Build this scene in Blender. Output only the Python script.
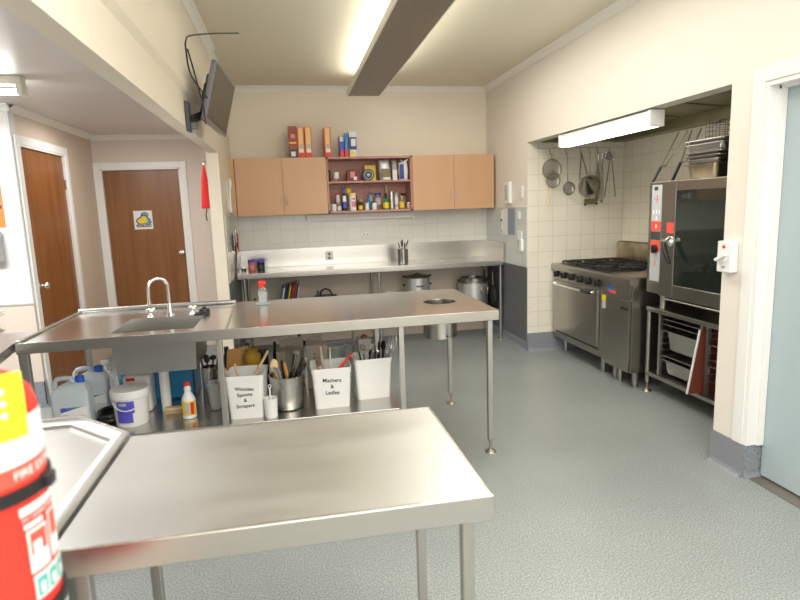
import bpy, bmesh, math, random
from mathutils import Vector, Matrix, Quaternion
random.seed(7)
PI = math.pi
S = bpy.context.scene
C = S.collection
for o in list(bpy.data.objects): bpy.data.objects.remove(o)

# ------------------------------------------------------------------ camera
H, FPX = 1.53, 575.0
RC = Matrix(((0.9816352, -0.18768006, -0.03418373), (0.06320912, 0.15092319, 0.98652258), (0.1799915, 0.97056601, -0.16001461)))
cam = bpy.data.objects.new('camera', bpy.data.cameras.new('camera')); C.objects.link(cam)
cam.data.sensor_width = 36; cam.data.lens = FPX * 36 / 800
cam.data.clip_start = 0.02
M3 = Matrix((RC[0], RC[1], -Vector(RC[2]))).transposed()
cam.matrix_world = Matrix.Translation((0, 0, H)) @ M3.to_4x4()
cam.data.dof.use_dof = True; cam.data.dof.focus_distance = 3.7; cam.data.dof.aperture_fstop = 3.2
S.camera = cam

# ------------------------------------------------------------------ light and exposure
S.view_settings.view_transform = 'Standard'; S.view_settings.look = 'None'
S.view_settings.gamma = 1; S.view_settings.exposure = 0.2
w = bpy.data.worlds.new('world'); S.world = w; w.use_nodes = True
w.node_tree.nodes['Background'].inputs[0].default_value = (1, .97, .92, 1)
w.node_tree.nodes['Background'].inputs[1].default_value = .25
def area(name, loc, size, power, color=(1, 1, 1), rot=(0, 0, 0)):
    l = bpy.data.lights.new(name, 'AREA'); l.shape = 'RECTANGLE'; l.size, l.size_y = size
    l.energy = power; l.color = color
    o = bpy.data.objects.new(name, l); C.objects.link(o); o.location = loc; o.rotation_euler = rot
    return o
area('ceiling_fill_near', (.9, .2, 2.82), (2.6, 2.8), 88, (1, .99, .975))  # added overhead fill near the camera, stands for no fitting
area('ceiling_fill_mid', (1.35, 4.0, 2.84), (.7, 2.8), 32, (1, .97, .89))  # area light added to brighten the middle of the kitchen, not a fitting
area('uplight', (.825, 4.5, 2.725), (.26, 3.0), 12, (1, .99, .92), (PI, 0, 0))
area('bounce_flash', (.3, -.3, 1.9), (.9, .9), 42, (1, .99, .98), (PI, 0, 0))
area('daylight_behind', (1.0, -2.3, 1.7), (5.0, 1.7), 75, (.92, .96, 1), (math.radians(90), 0, 0))
area('left_room_lamp', (-2.6, 3.4, 2.30), (1.4, .3), 85, (1, .97, .95))
area('left_room_lamp_back', (-1.4, 5.6, 2.36), (.6, .3), 12, (1, .96, .92))
area('niche_lamp', (2.36, 4.19, 2.03), (.06, 1.2), 9, (1, .95, .82), (0, math.radians(-20), 0))

# ------------------------------------------------------------------ materials
def _n(m): return m.node_tree.nodes, m.node_tree.links
def mat(name, col, rough=.5, metal=0, noise=0, nscale=30, emit=0, trans=0, ior=1.45, bump=0, stretch=None, alpha=1, rvar=0, coat=0):
    m = bpy.data.materials.new(name); m.use_nodes = True
    N, L = _n(m); b = N['Principled BSDF']
    b.inputs['Base Color'].default_value = (*col, 1); b.inputs['Roughness'].default_value = rough
    b.inputs['Metallic'].default_value = metal; b.inputs['IOR'].default_value = ior
    b.inputs['Transmission Weight'].default_value = trans; b.inputs['Alpha'].default_value = alpha
    b.inputs['Coat Weight'].default_value = coat
    if emit:
        b.inputs['Emission Color'].default_value = (*col, 1); b.inputs['Emission Strength'].default_value = emit
    if noise or bump or rvar:
        g = N.new('ShaderNodeNewGeometry'); mp = N.new('ShaderNodeMapping'); nz = N.new('ShaderNodeTexNoise')
        L.new(g.outputs['Position'], mp.inputs['Vector']); L.new(mp.outputs[0], nz.inputs['Vector'])
        mp.inputs['Scale'].default_value = stretch or (1, 1, 1)
        nz.inputs['Scale'].default_value = nscale; nz.inputs['Detail'].default_value = 4
        if noise:
            r = N.new('ShaderNodeMapRange'); L.new(nz.outputs['Fac'], r.inputs[0])
            r.inputs[1].default_value = .25; r.inputs[2].default_value = .75
            r.inputs[3].default_value = 1 - noise; r.inputs[4].default_value = 1 + noise * .4
            mx = N.new('ShaderNodeVectorMath'); mx.operation = 'SCALE'; mx.inputs[0].default_value = col
            L.new(r.outputs[0], mx.inputs['Scale']); L.new(mx.outputs[0], b.inputs['Base Color'])
        if rvar:
            r = N.new('ShaderNodeMapRange'); L.new(nz.outputs['Fac'], r.inputs[0])
            r.inputs[1].default_value = .3; r.inputs[2].default_value = .7
            r.inputs[3].default_value = rough - rvar; r.inputs[4].default_value = rough + rvar
            L.new(r.outputs[0], b.inputs['Roughness'])
        if bump:
            bp = N.new('ShaderNodeBump'); bp.inputs['Strength'].default_value = bump; bp.inputs['Distance'].default_value = .002
            L.new(nz.outputs['Fac'], bp.inputs['Height']); L.new(bp.outputs[0], b.inputs['Normal'])
    return m
def tile_mat(name, col, grout, axes, size=.15, off=(0, 0), rough=.18, vary=.04):
    m = bpy.data.materials.new(name); m.use_nodes = True; N, L = _n(m); b = N['Principled BSDF']
    g = N.new('ShaderNodeNewGeometry'); sp = N.new('ShaderNodeSeparateXYZ'); cb = N.new('ShaderNodeCombineXYZ')
    L.new(g.outputs['Position'], sp.inputs[0])
    for k, a in enumerate(axes):
        ad = N.new('ShaderNodeMath'); ad.operation = 'ADD'; ad.inputs[1].default_value = off[k]
        L.new(sp.outputs[a], ad.inputs[0]); L.new(ad.outputs[0], cb.inputs[k])
    br = N.new('ShaderNodeTexBrick'); br.offset = 0; br.squash = 1
    br.inputs['Scale'].default_value = 1; br.inputs['Brick Width'].default_value = size; br.inputs['Row Height'].default_value = size
    br.inputs['Mortar Size'].default_value = .0022; br.inputs['Mortar Smooth'].default_value = .3; br.inputs['Bias'].default_value = 0
    br.inputs['Color1'].default_value = (*col, 1); br.inputs['Color2'].default_value = (*[c * (1 - vary) for c in col], 1)
    br.inputs['Mortar'].default_value = (*grout, 1)
    L.new(cb.outputs[0], br.inputs['Vector']); L.new(br.outputs['Color'], b.inputs['Base Color'])
    b.inputs['Roughness'].default_value = rough
    bp = N.new('ShaderNodeBump'); bp.inputs['Strength'].default_value = .35; bp.inputs['Distance'].default_value = .002; bp.invert = True
    L.new(br.outputs['Fac'], bp.inputs['Height']); L.new(bp.outputs[0], b.inputs['Normal'])
    return m
def speckle_mat(name, c1, c2, c3, scale=260, rough=.35):
    m = bpy.data.materials.new(name); m.use_nodes = True; N, L = _n(m); b = N['Principled BSDF']
    g = N.new('ShaderNodeNewGeometry'); nz = N.new('ShaderNodeTexNoise'); nz.inputs['Scale'].default_value = scale; nz.inputs['Detail'].default_value = 3
    L.new(g.outputs['Position'], nz.inputs['Vector'])
    r = N.new('ShaderNodeValToRGB'); e = r.color_ramp.elements
    e[0].position = .36; e[0].color = (*c1, 1); e[1].position = .66; e[1].color = (*c3, 1)
    k = r.color_ramp.elements.new(.5); k.color = (*c2, 1)
    L.new(nz.outputs['Fac'], r.inputs[0])
    n2 = N.new('ShaderNodeTexNoise'); n2.inputs['Scale'].default_value = 1.3; n2.inputs['Detail'].default_value = 5
    L.new(g.outputs['Position'], n2.inputs['Vector'])
    mr = N.new('ShaderNodeMapRange'); mr.inputs[1].default_value = .3; mr.inputs[2].default_value = .7; mr.inputs[3].default_value = .9; mr.inputs[4].default_value = 1.06
    L.new(n2.outputs['Fac'], mr.inputs[0])
    mx = N.new('ShaderNodeVectorMath'); mx.operation = 'SCALE'; L.new(r.outputs[0], mx.inputs[0]); L.new(mr.outputs[0], mx.inputs['Scale'])
    L.new(mx.outputs[0], b.inputs['Base Color']); b.inputs['Roughness'].default_value = rough
    return m
def wood_mat(name, c1, c2, axis='z', scale=9, rough=.35):
    m = bpy.data.materials.new(name); m.use_nodes = True; N, L = _n(m); b = N['Principled BSDF']
    g = N.new('ShaderNodeNewGeometry'); mp = N.new('ShaderNodeMapping'); nz = N.new('ShaderNodeTexNoise')
    s = {'z': (1, 1, .06), 'x': (.06, 1, 1), 'y': (1, .06, 1)}[axis]; mp.inputs['Scale'].default_value = s
    L.new(g.outputs['Position'], mp.inputs[0]); L.new(mp.outputs[0], nz.inputs['Vector'])
    nz.inputs['Scale'].default_value = scale; nz.inputs['Detail'].default_value = 7; nz.inputs['Distortion'].default_value = .6
    r = N.new('ShaderNodeValToRGB'); e = r.color_ramp.elements
    e[0].position = .3; e[0].color = (*c1, 1); e[1].position = .72; e[1].color = (*c2, 1)
    L.new(nz.outputs['Fac'], r.inputs[0]); L.new(r.outputs[0], b.inputs['Base Color']); b.inputs['Roughness'].default_value = rough
    return m

PAINT = mat('cream_wall_paint', (.80, .73, .61), .55, bump=.05, nscale=60)
PAINT_R = mat('cream_wall_paint_daylit', (.80, .75, .68), .5, bump=.05, nscale=60)  # same cream paint as PAINT, cool near daylight put into its colour
PAINT_L = mat('pinkish_beige_wall_paint', (.72, .63, .56), .55, bump=.05, nscale=60)
CEIL = mat('cream_ceiling_paint', (.75, .695, .565), .6)
CEIL_L = mat('grey_ceiling_paint', (.70, .65, .62), .4)
WHITE = mat('white_gloss_trim', (.86, .86, .84), .3)
CORN = mat('white_cornice_paint', (.84, .82, .76), .5)
UNDER = mat('beige_lower_wall', (.70, .61, .52), .5)
FLOOR = speckle_mat('grey_speckled_vinyl', (.155, .178, .176), (.262, .288, .280), (.395, .42, .41), 150, .38)
DADO = speckle_mat('dark_grey_vinyl_dado', (.09, .10, .115), (.13, .14, .155), (.19, .20, .22), 260, .4)
SKIRT = speckle_mat('grey_vinyl_skirting', (.13, .145, .17), (.24, .26, .29), (.38, .40, .44), 260, .4)
TILE_B = tile_mat('white_tiles_back', (.74, .74, .69), (.58, .57, .52), ('X', 'Z'), .1525, (.105, -.1))
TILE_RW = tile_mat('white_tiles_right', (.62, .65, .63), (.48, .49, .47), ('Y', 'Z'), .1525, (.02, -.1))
TILE_N = tile_mat('cream_tiles_niche', (.82, .775, .67), (.58, .52, .42), ('X', 'Z'), .154, (.15, .05))
TILE_NB = tile_mat('cream_tiles_niche_rear', (.82, .77, .64), (.58, .51, .40), ('Y', 'Z'), .154, (.04, .05))
TILE_L = tile_mat('white_tiles_left', (.80, .80, .79), (.66, .66, .64), ('X', 'Z'), .2, (.07, -.0), .2)
STEEL = mat('brushed_steel', (.56, .55, .52), .27, 1)
STEEL_TOP = mat('worn_steel_worktop', (.76, .765, .73), .20, 1, rvar=.03, nscale=5, noise=.05)
STEEL_FG = mat('scratched_steel_worktop', (.63, .635, .615), .42, 1, rvar=.04, nscale=7, stretch=(.35, 1, 1), noise=.06)
STEEL_DK = mat('dull_dark_steel', (.36, .345, .31), .30, 1, rvar=.06, nscale=8)
STEEL_OV = mat('oven_steel', (.42, .41, .375), .30, 1)
LEGM = mat('satin_steel_leg', (.48, .475, .45), .40, 1)
CHROME = mat('chrome', (.82, .82, .82), .07, 1)
HOODM = mat('hood_grimy_steel', (.30, .27, .16), .42, .8, noise=.3, nscale=4)
DARKM = mat('dark_metal_panel', (.27, .24, .205), .4, .6, noise=.15, nscale=60)
BLACK = mat('black_plastic', (.018, .018, .02), .35)
IRON = mat('cast_iron', (.022, .022, .023), .55, .3, bump=.3, nscale=200)
GREYP = mat('grey_plastic', (.13, .13, .14), .35)
DGREY = mat('dark_grey_plastic', (.06, .06, .065), .4)
LGREY = mat('light_grey_plastic', (.46, .47, .49), .4)
WPL = mat('white_plastic', (.82, .82, .80), .35)
WPLT = mat('translucent_white_plastic', (.62, .70, .74), .3, trans=.12)
CLEAR = mat('clear_plastic', (.86, .88, .88), .08, trans=.85, ior=1.2)
GLASS = mat('clear_glass', (.85, .9, .88), .03, trans=.92, ior=1.35)
RED = mat('red_plastic', (.72, .03, .02), .35)
REDEX = mat('red_extinguisher_paint', (.80, .045, .03), .25)
BLUE = mat('blue_plastic', (.02, .14, .42), .35)
BLUECAP = mat('blue_cap', (.02, .10, .60), .35)
LBLUE = mat('mid_blue_crate', (.03, .24, .50), .4)
YEL = mat('yellow_plastic', (.85, .62, .03), .4)
YTAG = mat('yellow_tag', (.93, .95, .02), .45)
GRN = mat('green_plastic', (.02, .28, .10), .4)
TEALM = mat('teal_print', (.05, .42, .36), .45)
VIOLET = mat('violet_print', (.10, .09, .55), .4)
NAVY = mat('navy_print', (.03, .04, .28), .4)
ORANGE = mat('orange_card', (.80, .24, .05), .5)
CEREALY = mat('pale_yellow_card', (.84, .60, .28), .5)
CEREALR = mat('orange_red_card', (.78, .16, .06), .5)
BROWNR = mat('brown_red_card', (.35, .09, .06), .5)
MAROON = mat('maroon_card', (.16, .03, .025), .45)
PAPER = mat('paper_white', (.82, .82, .80), .6)
TXT = mat('print_grey_ink', (.12, .12, .14), .6)
INK = mat('black_marker_ink', (.03, .03, .04), .5)
WOODU = wood_mat('utensil_wood', (.55, .36, .19), (.72, .52, .30), 'z', 40, .55)
WOODP = mat('pale_wood', (.80, .60, .32), .5)
WOODO = mat('orange_wood', (.68, .34, .10), .45)
WOODD = mat('dark_brown_wood', (.07, .025, .018), .45)
DOORW = wood_mat('brown_door_veneer', (.20, .066, .013), (.30, .112, .026), 'z', 14, .3)
DOORW2 = wood_mat('brown_door_veneer_rear', (.20, .078, .024), (.28, .125, .044), 'z', 14, .3)
CAB = wood_mat('orange_beech_laminate', (.60, .350, .195), (.63, .375, .215), 'z', 6, .4)
CABE = mat('brown_door_edge', (.30, .15, .08), .5)
PINK = mat('terracotta_shelf_laminate', (.50, .245, .195), .45)
DOORB = mat('pale_blue_door_paint', (.40, .49, .52), .4)
FRAMEW = mat('white_frame_gloss', (.84, .84, .82), .28)
TUBE = mat('fluorescent_tube', (1, .99, .92), .4, emit=5)
TUBEW = mat('lit_diffuser', (1, .99, .94), .4, emit=5)
CREAMM = mat('cream_fitting_metal', (.80, .78, .68), .4)
SCREEN = mat('tv_screen', (.10, .085, .065), .38)
BEZEL = mat('tv_bezel', (.17, .17, .18), .3)
OVGLASS = mat('dark_oven_glass', (.016, .022, .018), .06, coat=1)
BROWNB = mat('brown_board', (.22, .055, .035), .45)
STICKR = mat('red_sticker', (.80, .09, .06), .4)
PINKT = mat('pink_print', (.75, .25, .27), .5)
RUBBER = mat('black_rubber', (.012, .012, .013), .5)
BRASSF = mat('tarnished_foot', (.42, .38, .31), .4, 1)
BURNT = mat('heat_stained_steel', (.55, .47, .34), .32, 1, noise=.55, nscale=5)
FABRED = mat('red_fabric', (.66, .03, .03), .8)
BEIGEP = mat('beige_plastic_tub', (.52, .46, .38), .5)
MESH = mat('wire_mesh', (.34, .33, .27), .35, .8, alpha=.5)
PERF = mat('perforated_panel', (.16, .15, .14), .5, .6, noise=.8, nscale=250)

# ------------------------------------------------------------------ builders
def at(px, py, y):
    """world point on the plane Y = y seen at that place of the 800x600 frame"""
    d = RC.transposed() @ Vector(((px - 400) / FPX, (300 - py) / FPX, 1.0)); t = y / d.y
    return Vector((0, 0, H)) + t * d
def W(o):
    m = Matrix.Identity(4)
    while o: m = o.matrix_basis @ m; o = o.parent
    return m
class B:
    def __init__(s): s.b = bmesh.new(); s.T = Matrix.Identity(4); s.m = 0
    def _f(s, v):
        fs = set()
        for x in v:
            for f in x.link_faces: fs.add(f)
        for f in fs: f.material_index = s.m
    def box(s, x0, x1, y0, y1, z0, z1, bev=0, seg=2):
        r = bmesh.ops.create_cube(s.b, size=1); v = r['verts']
        for p in v: p.co = Vector(((x0 + x1) / 2 + p.co.x * (x1 - x0), (y0 + y1) / 2 + p.co.y * (y1 - y0), (z0 + z1) / 2 + p.co.z * (z1 - z0)))
        if bev:
            e = list({e for p in v for e in p.link_edges})
            rr = bmesh.ops.bevel(s.b, geom=e, offset=bev, segments=seg, affect='EDGES', profile=.5); 
            v = list({p for f in rr['faces'] for p in f.verts} | {p for p in v if p.is_valid})
        s._f(v)
        for p in v: p.co = s.T @ p.co
        return s
    def quad(s, *P):
        v = [s.b.verts.new(s.T @ Vector(p)) for p in P]; f = s.b.faces.new(v); f.material_index = s.m; return s
    def hexa(s, P):   # 8 points, bottom ring then top ring
        v = [s.b.verts.new(s.T @ Vector(p)) for p in P]
        for q in ((3, 2, 1, 0), (4, 5, 6, 7), (0, 1, 5, 4), (1, 2, 6, 5), (2, 3, 7, 6), (3, 0, 4, 7)):
            f = s.b.faces.new([v[i] for i in q]); f.material_index = s.m
        return s
    def prism(s, poly, z0, z1, axis='z'):
        def P(a, b, c): return {'z': (a, b, c), 'y': (a, c, b), 'x': (c, a, b)}[axis]
        lo = [s.b.verts.new(s.T @ Vector(P(a, b, z0))) for a, b in poly]; hi = [s.b.verts.new(s.T @ Vector(P(a, b, z1))) for a, b in poly]
        n = len(poly); fs = [s.b.faces.new(lo[::-1]), s.b.faces.new(hi)]
        for i in range(n): fs.append(s.b.faces.new((lo[i], lo[(i + 1) % n], hi[(i + 1) % n], hi[i])))
        for f in fs: f.material_index = s.m
        return s
    def lathe(s, prof, seg=24, c=(0, 0, 0), sx=1, sy=1, caps=True):
        rings = []
        for r, z in prof:
            if r < 1e-5: rings.append([s.b.verts.new(s.T @ Vector((c[0], c[1], c[2] + z)))])
            else: rings.append([s.b.verts.new(s.T @ Vector((c[0] + r * sx * math.cos(2 * PI * i / seg), c[1] + r * sy * math.sin(2 * PI * i / seg), c[2] + z))) for i in range(seg)])
        fs = []
        for a, b in zip(rings, rings[1:]):
            for i in range(seg):
                j = (i + 1) % seg
                if len(a) == 1 and len(b) == 1: continue
                if len(a) == 1: fs.append(s.b.faces.new((a[0], b[j], b[i])))
                elif len(b) == 1: fs.append(s.b.faces.new((a[i], a[j], b[0])))
                else: fs.append(s.b.faces.new((a[i], a[j], b[j], b[i])))
        if caps:
            if len(rings[0]) > 1: fs.append(s.b.faces.new(rings[0][::-1]))
            if len(rings[-1]) > 1: fs.append(s.b.faces.new(rings[-1]))
        for f in fs: f.material_index = s.m
        return s
    def tube(s, pts, r, seg=8, closed=False, caps=True):
        pts = [Vector(p) for p in pts]; n = len(pts); rad = r if isinstance(r, (list, tuple)) else [r] * n
        rings = []; up = None
        for i, p in enumerate(pts):
            if closed: t = (pts[(i + 1) % n] - pts[i - 1])
            else: t = pts[min(i + 1, n - 1)] - pts[max(i - 1, 0)]
            t.normalize()
            if up is None: up = t.orthogonal().normalized()
            else:
                up = up - t * up.dot(t)
                up = up.normalized() if up.length > 1e-6 else t.orthogonal().normalized()
            bn = t.cross(up)
            rings.append([s.b.verts.new(s.T @ (p + rad[i] * (up * math.cos(2 * PI * k / seg) + bn * math.sin(2 * PI * k / seg)))) for k in range(seg)])
        fs = []
        for i in range(n if closed else n - 1):
            a, b = rings[i], rings[(i + 1) % n]
            for k in range(seg): fs.append(s.b.faces.new((a[k], a[(k + 1) % seg], b[(k + 1) % seg], b[k])))
        if caps and not closed: fs += [s.b.faces.new(rings[0][::-1]), s.b.faces.new(rings[-1])]
        for f in fs: f.material_index = s.m
        return s
    def cyl(s, p0, p1, r, seg=16): return s.tube([p0, p1], r, seg)
    def ball(s, c, r, sx=1, sy=1, sz=1, seg=14):
        n = 8; prof = [(r * math.sin(PI * k / n), -r * sz * math.cos(PI * k / n)) for k in range(n + 1)]; prof[0] = (0, prof[0][1]); prof[-1] = (0, prof[-1][1])
        return s.lathe(prof, seg, c, sx, sy)
    def patch(s, r, a0, a1, z0, z1, th=.0006, seg=10, c=(0, 0)):
        P = lambda a, z, q: s.b.verts.new(s.T @ Vector((c[0] + q * math.cos(a), c[1] + q * math.sin(a), z)))
        for i in range(seg):
            u = a0 + (a1 - a0) * i / seg; v = a0 + (a1 - a0) * (i + 1) / seg
            f = s.b.faces.new((P(u, z0, r + th), P(v, z0, r + th), P(v, z1, r + th), P(u, z1, r + th))); f.material_index = s.m
        return s
    def build(s, name, mats, parent=None, local=False, smooth=60):
        if not isinstance(mats, (list, tuple)): mats = [mats]
        if parent and not local:
            s.b.transform(W(parent).inverted())
        bmesh.ops.recalc_face_normals(s.b, faces=s.b.faces[:])
        me = bpy.data.meshes.new(name); s.b.to_mesh(me); s.b.free()
        for m in mats: me.materials.append(m)
        if smooth:
            me.polygons.foreach_set('use_smooth', [True] * len(me.polygons)); me.set_sharp_from_angle(angle=math.radians(smooth))
        o = bpy.data.objects.new(name, me); C.objects.link(o)
        if smooth:
            wn = o.modifiers.new('weighted_normal', 'WEIGHTED_NORMAL'); wn.keep_sharp = True
        if parent: o.parent = parent
        return o
def tag(o, label, cat, group=None):
    o['label'] = label; o['category'] = cat
    if group: o['group'] = group
    return o
def thing(name, label, cat, loc=(0, 0, 0), rz=0, group=None):
    o = bpy.data.objects.new(name, None); C.objects.link(o); o.empty_display_size = .05
    o.location = loc; o.rotation_euler = (0, 0, rz); return tag(o, label, cat, group)
def struct(o): o['kind'] = 'structure'; return o
def kids(o): return [c for c in bpy.data.objects if c.parent == o]
def dup(o, loc=None, rz=None, label=None, parent=None):
    def cp(a, par):
        c = a.copy(); C.objects.link(c); c.parent = par
        for k in kids(a): cp(k, c)
        return c
    ch = cp(o, parent)
    if loc is not None: ch.location = loc
    if rz is not None: ch.rotation_euler = (0, 0, rz)
    if label: ch['label'] = label
    return ch
def text(name, s, size, mt, parent, M, extrude=.0004, bend=None, align='CENTER', space=1, bold=0):
    """flat lettering as a mesh child; M places it in world space, text lies in local XY"""
    cu = bpy.data.curves.new('t', 'FONT'); cu.body = s; cu.size = size; cu.extrude = extrude; cu.align_x = align; cu.space_line = space; cu.resolution_u = 3; cu.offset = size * bold
    o = bpy.data.objects.new('t', cu); C.objects.link(o)
    bpy.context.view_layer.update()
    me = bpy.data.meshes.new_from_object(o.evaluated_get(bpy.context.evaluated_depsgraph_get())); bpy.data.objects.remove(o)
    me.name = name
    if bend:
        R, a = bend
        for v in me.vertices:
            t = a + v.co.x / R; v.co = Vector(((R + v.co.z) * math.cos(t), (R + v.co.z) * math.sin(t), v.co.y))
    me.transform(M)
    if parent: me.transform(W(parent).inverted())
    me.materials.clear(); me.materials.append(mt)
    o = bpy.data.objects.new(name, me); C.objects.link(o)
    if parent: o.parent = parent
    return o
def face_y(x, y, z, tilt=0):   # text facing -Y
    return Matrix.Translation((x, y, z)) @ Matrix.Rotation(tilt, 4, 'Y') @ Matrix.Rotation(PI / 2, 4, 'X')
def face_x(x, y, z):           # text facing -X
    return Matrix.Translation((x, y, z)) @ Matrix.Rotation(-PI / 2, 4, 'Z') @ Matrix.Rotation(PI / 2, 4, 'X')
# ================================================================== THE SETTING
XR, YB, ZC = 2.35, 6.70, 2.87
XL = -.59            # kitchen face of the left wall
def sbox(name, m, *a, parent=None):
    return struct(B().box(*a).build(name, m, smooth=0))
sbox('floor', FLOOR, -5.2, 4.2, -2.6, 7.1, -.08, 0)
sbox('ceiling', CEIL, -.67, 3.6, -2.6, 6.8, ZC, ZC + .1)
sbox('ceiling_left', CEIL_L, -5.2, -.675, -2.6, 7.1, 2.40, 2.5)
sbox('wall_back', PAINT, XL - .1, 3.6, YB, YB + .12, 0, ZC)
struct(B().box(XL, XR, YB - .008, YB, .90, 1.484).build('wall_back_tiles', TILE_B, smooth=0))
bpy.data.objects['wall_back_tiles'].name = 'trim_1'
struct(B().box(XL, XR, YB - .008, YB, 0, .90).build('trim_2', UNDER, smooth=0))
# right wall with the cooking niche and the doorway
NY0, NY1, NZ = 2.80, 5.495, 2.112
DY1 = 2.575
b = B()
b.box(XR, XR + .12, NY1, YB, 0, ZC)
b.box(XR, XR + .12, NY0, NY1, NZ, ZC)
b.box(XR, XR + .12, DY1, NY0, 0, ZC)
b.box(XR, XR + .12, 1.60, DY1, 2.075, ZC)
b.box(XR, XR + .12, -2.6, 1.60, 0, ZC)
struct(b.build('wall_right', PAINT_R, smooth=0))
b = B(); b.box(XR - .008, XR, NY1, YB, .875, 1.484); struct(b.build('trim_3', TILE_RW, smooth=0))
b = B(); b.box(XR - .010, XR, NY1, YB, 0, .875); struct(b.build('trim_4', DADO, smooth=0))
# niche walls
struct(B().box(XR + .0006, 3.5, NY1 - .004, NY1 - .0002, .19, NZ - .001).build('wall_niche_side', TILE_N, smooth=0))
struct(B().box(XR + .122, 3.5, NY1 + .001, NY1 + .1, 0, 2.9).build('wall_niche_end', PAINT_R, smooth=0))
struct(B().box(XR - .002, 3.39, NY1 - .012, NY1 - .0005, 0, .19).build('baseboard_niche', SKIRT, smooth=0))
struct(B().box(3.4, 3.5, 2.5, NY1, 0, 2.9).build('wall_niche_rear', TILE_NB, smooth=0))
struct(B().box(XR + .12, 3.4, 2.68, 2.80, 0, 2.9).build('wall_niche_near', PAINT_R, smooth=0))
struct(B().box(XR + .12, 3.4, 2.80, NY1, 2.80, 2.9).build('ceiling_niche', CEIL, smooth=0))
# coved skirting of the pillar, dado cove
def cove(name, pts, m, h=.187, t=.008):
    b = B()
    for (x0, y0), (x1, y1), (nx, ny) in pts:
        prof = [(0, 0), (.03, 0), (.012, .012), (t, .035), (t, h), (0, h)]
        A = Vector((x0, y0, 0)); D = Vector((x1, y1, 0)); N = Vector((nx, ny, 0))
        r0 = [b.b.verts.new(A + N * p + Vector((0, 0, q))) for p, q in prof]; r1 = [b.b.verts.new(D + N * p + Vector((0, 0, q))) for p, q in prof]
        for i in range(len(prof)):
            j = (i + 1) % len(prof); b.b.faces.new((r0[i], r0[j], r1[j], r1[i]))
        b.b.faces.new(r0[::-1]); b.b.faces.new(r1)
    return struct(b.build(name, m))
cove('baseboard_right', [((XR, DY1 - .01), (XR, NY0 + .008), (-1, 0)), ((XR, DY1 - .008), (XR + .11, DY1 - .008), (0, -1)), ((XR, -2.5), (XR, 1.5), (-1, 0))], SKIRT)
cove('baseboard_dado', [((XR - .01, NY1), (XR - .01, YB), (-1, 0)), ((XR, NY1 - .012), (3.3, NY1 - .012), (0, -1))], SKIRT, h=.10)
# doorway in the right wall
b = B(); b.box(XR - .008, XR, DY1, DY1 + .075, .187, 2.15, .003); b.box(XR - .008, XR, 1.525, 1.60, .187, 2.15, .004); b.box(XR - .0078, XR, 1.601, DY1 - .001, 2.075, 2.149, .003)
b.box(XR - .001, XR + .14, DY1 - .022, DY1 - .0006, .187, 2.0744); b.box(XR - .001, XR + .14, 1.6006, 1.622, .0, 2.0744); b.box(XR - .001, XR + .14, 1.6223, DY1 - .0223, 2.053, 2.0744)
b.box(XR + .06, XR + .098, DY1 - .034, DY1 - .02, .187, 2.06); b.box(XR + .06, XR + .098, 1.62, DY1 - .02, 2.040, 2.056)
struct(b.build('trim_5', FRAMEW))
d = struct(B().box(XR + .10, XR + .138, 1.63, DY1 - .024, .012, 2.048, .002).build('door_3', DOORB))
B().tube([(XR + .10, 1.70, 1.0), (XR + .05, 1.70, 1.0), (XR + .045, 1.72, 1.0), (XR + .045, 1.82, 1.0)], .009).build('door_handle', CHROME, d)
b = B(); b.box(XR + .02, XR + .14, 1.60, DY1, 0, .004); struct(b.build('trim_6', DARKM))
# left: end wall of the kitchen (the column), bulkhead beam, upper wall
b = B(); b.box(-.695, XL, 5.48, YB, 0, ZC); struct(b.build('wall_left', PAINT, smooth=0))
b = B(); b.box(-.672, XL, -2.6, 5.48, 2.062, ZC); struct(b.build('wall_left_beam', PAINT, smooth=0)); 
b = B(); b.prism([(XL, 2.262), (XL + .022, 2.30), (XL + .022, ZC), (XL, ZC)], -2.6, 5.2, axis='y'); struct(b.build('wall_left_upper', PAINT, smooth=0))
b = B(); b.box(XL, XL + .008, 5.60, YB, .875, 1.50); struct(b.build('trim_7', tile_mat('cream_tiles_left_end', (.72, .70, .62), (.55, .52, .45), ('Y', 'Z'), .1525), smooth=0))
b = B(); b.box(XL, XL + .010, 5.52, YB, 0, .875); struct(b.build('trim_8', DADO, smooth=0))
# nib wall the fire extinguisher hangs on
struct(B().box(-.72, -.535, -2.6, .95, 0, 2.062).build('wall_nib', PAINT_L, smooth=0))
# left room shell
b = B(); b.box(-2.06, -1.995, 6.92, 7.04, 0, 2.4); b.box(-1.17, -.6955, 6.92, 7.04, 0, 2.4); b.box(-1.9949, -1.1701, 6.92, 7.04, 2.04, 2.4)
struct(b.build('wall_left_back', PAINT_L, smooth=0))
XS = -2.06; YT = 5.03
b = B(); b.box(XS - .12, XS, YT + .10, YT + .15, 0, 2.4); b.box(XS - .12, XS, 6.07, 7.04, 0, 2.4); b.box(XS - .12, XS, YT + .1501, 6.0699, 2.12, 2.4)
struct(b.build('wall_left_side', mat('tan_wall_paint', (.62, .52, .42), .55), smooth=0))
b = B(); b.box(-5.2, XS, YT, YT + .10, .86, 2.4); struct(b.build('wall_left_tiled', TILE_L, smooth=0))
struct(B().box(-5.2, XS, YT + .001, YT + .10, 0, .86).build('wall_left_lower', UNDER, smooth=0))
b = B(); b.box(-5.2, XS + .01, YT - .010, YT, 0, .215); b.box(XS, XS + .008, YT - .01, YT + .11, 0, .215)
b.box(-5.2, XS + .02, YT - .022, YT - .01, 0, .02); struct(b.build('baseboard_left', SKIRT, smooth=0))
b = B(); b.box(-5.2, XS + .005, YT - .006, YT, .855, .868); struct(b.build('trim_9', mat('grey_tile_edge', (.45, .45, .43), .4), smooth=0))
struct(B().box(-5.3, -5.2, -2.6, 7.1, 0, 2.5).build('wall_far_left', PAINT_L, smooth=0))
struct(B().box(-5.3, 4.2, -2.7, -2.6, 0, 2.97).build('wall_behind', PAINT, smooth=0))
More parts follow.
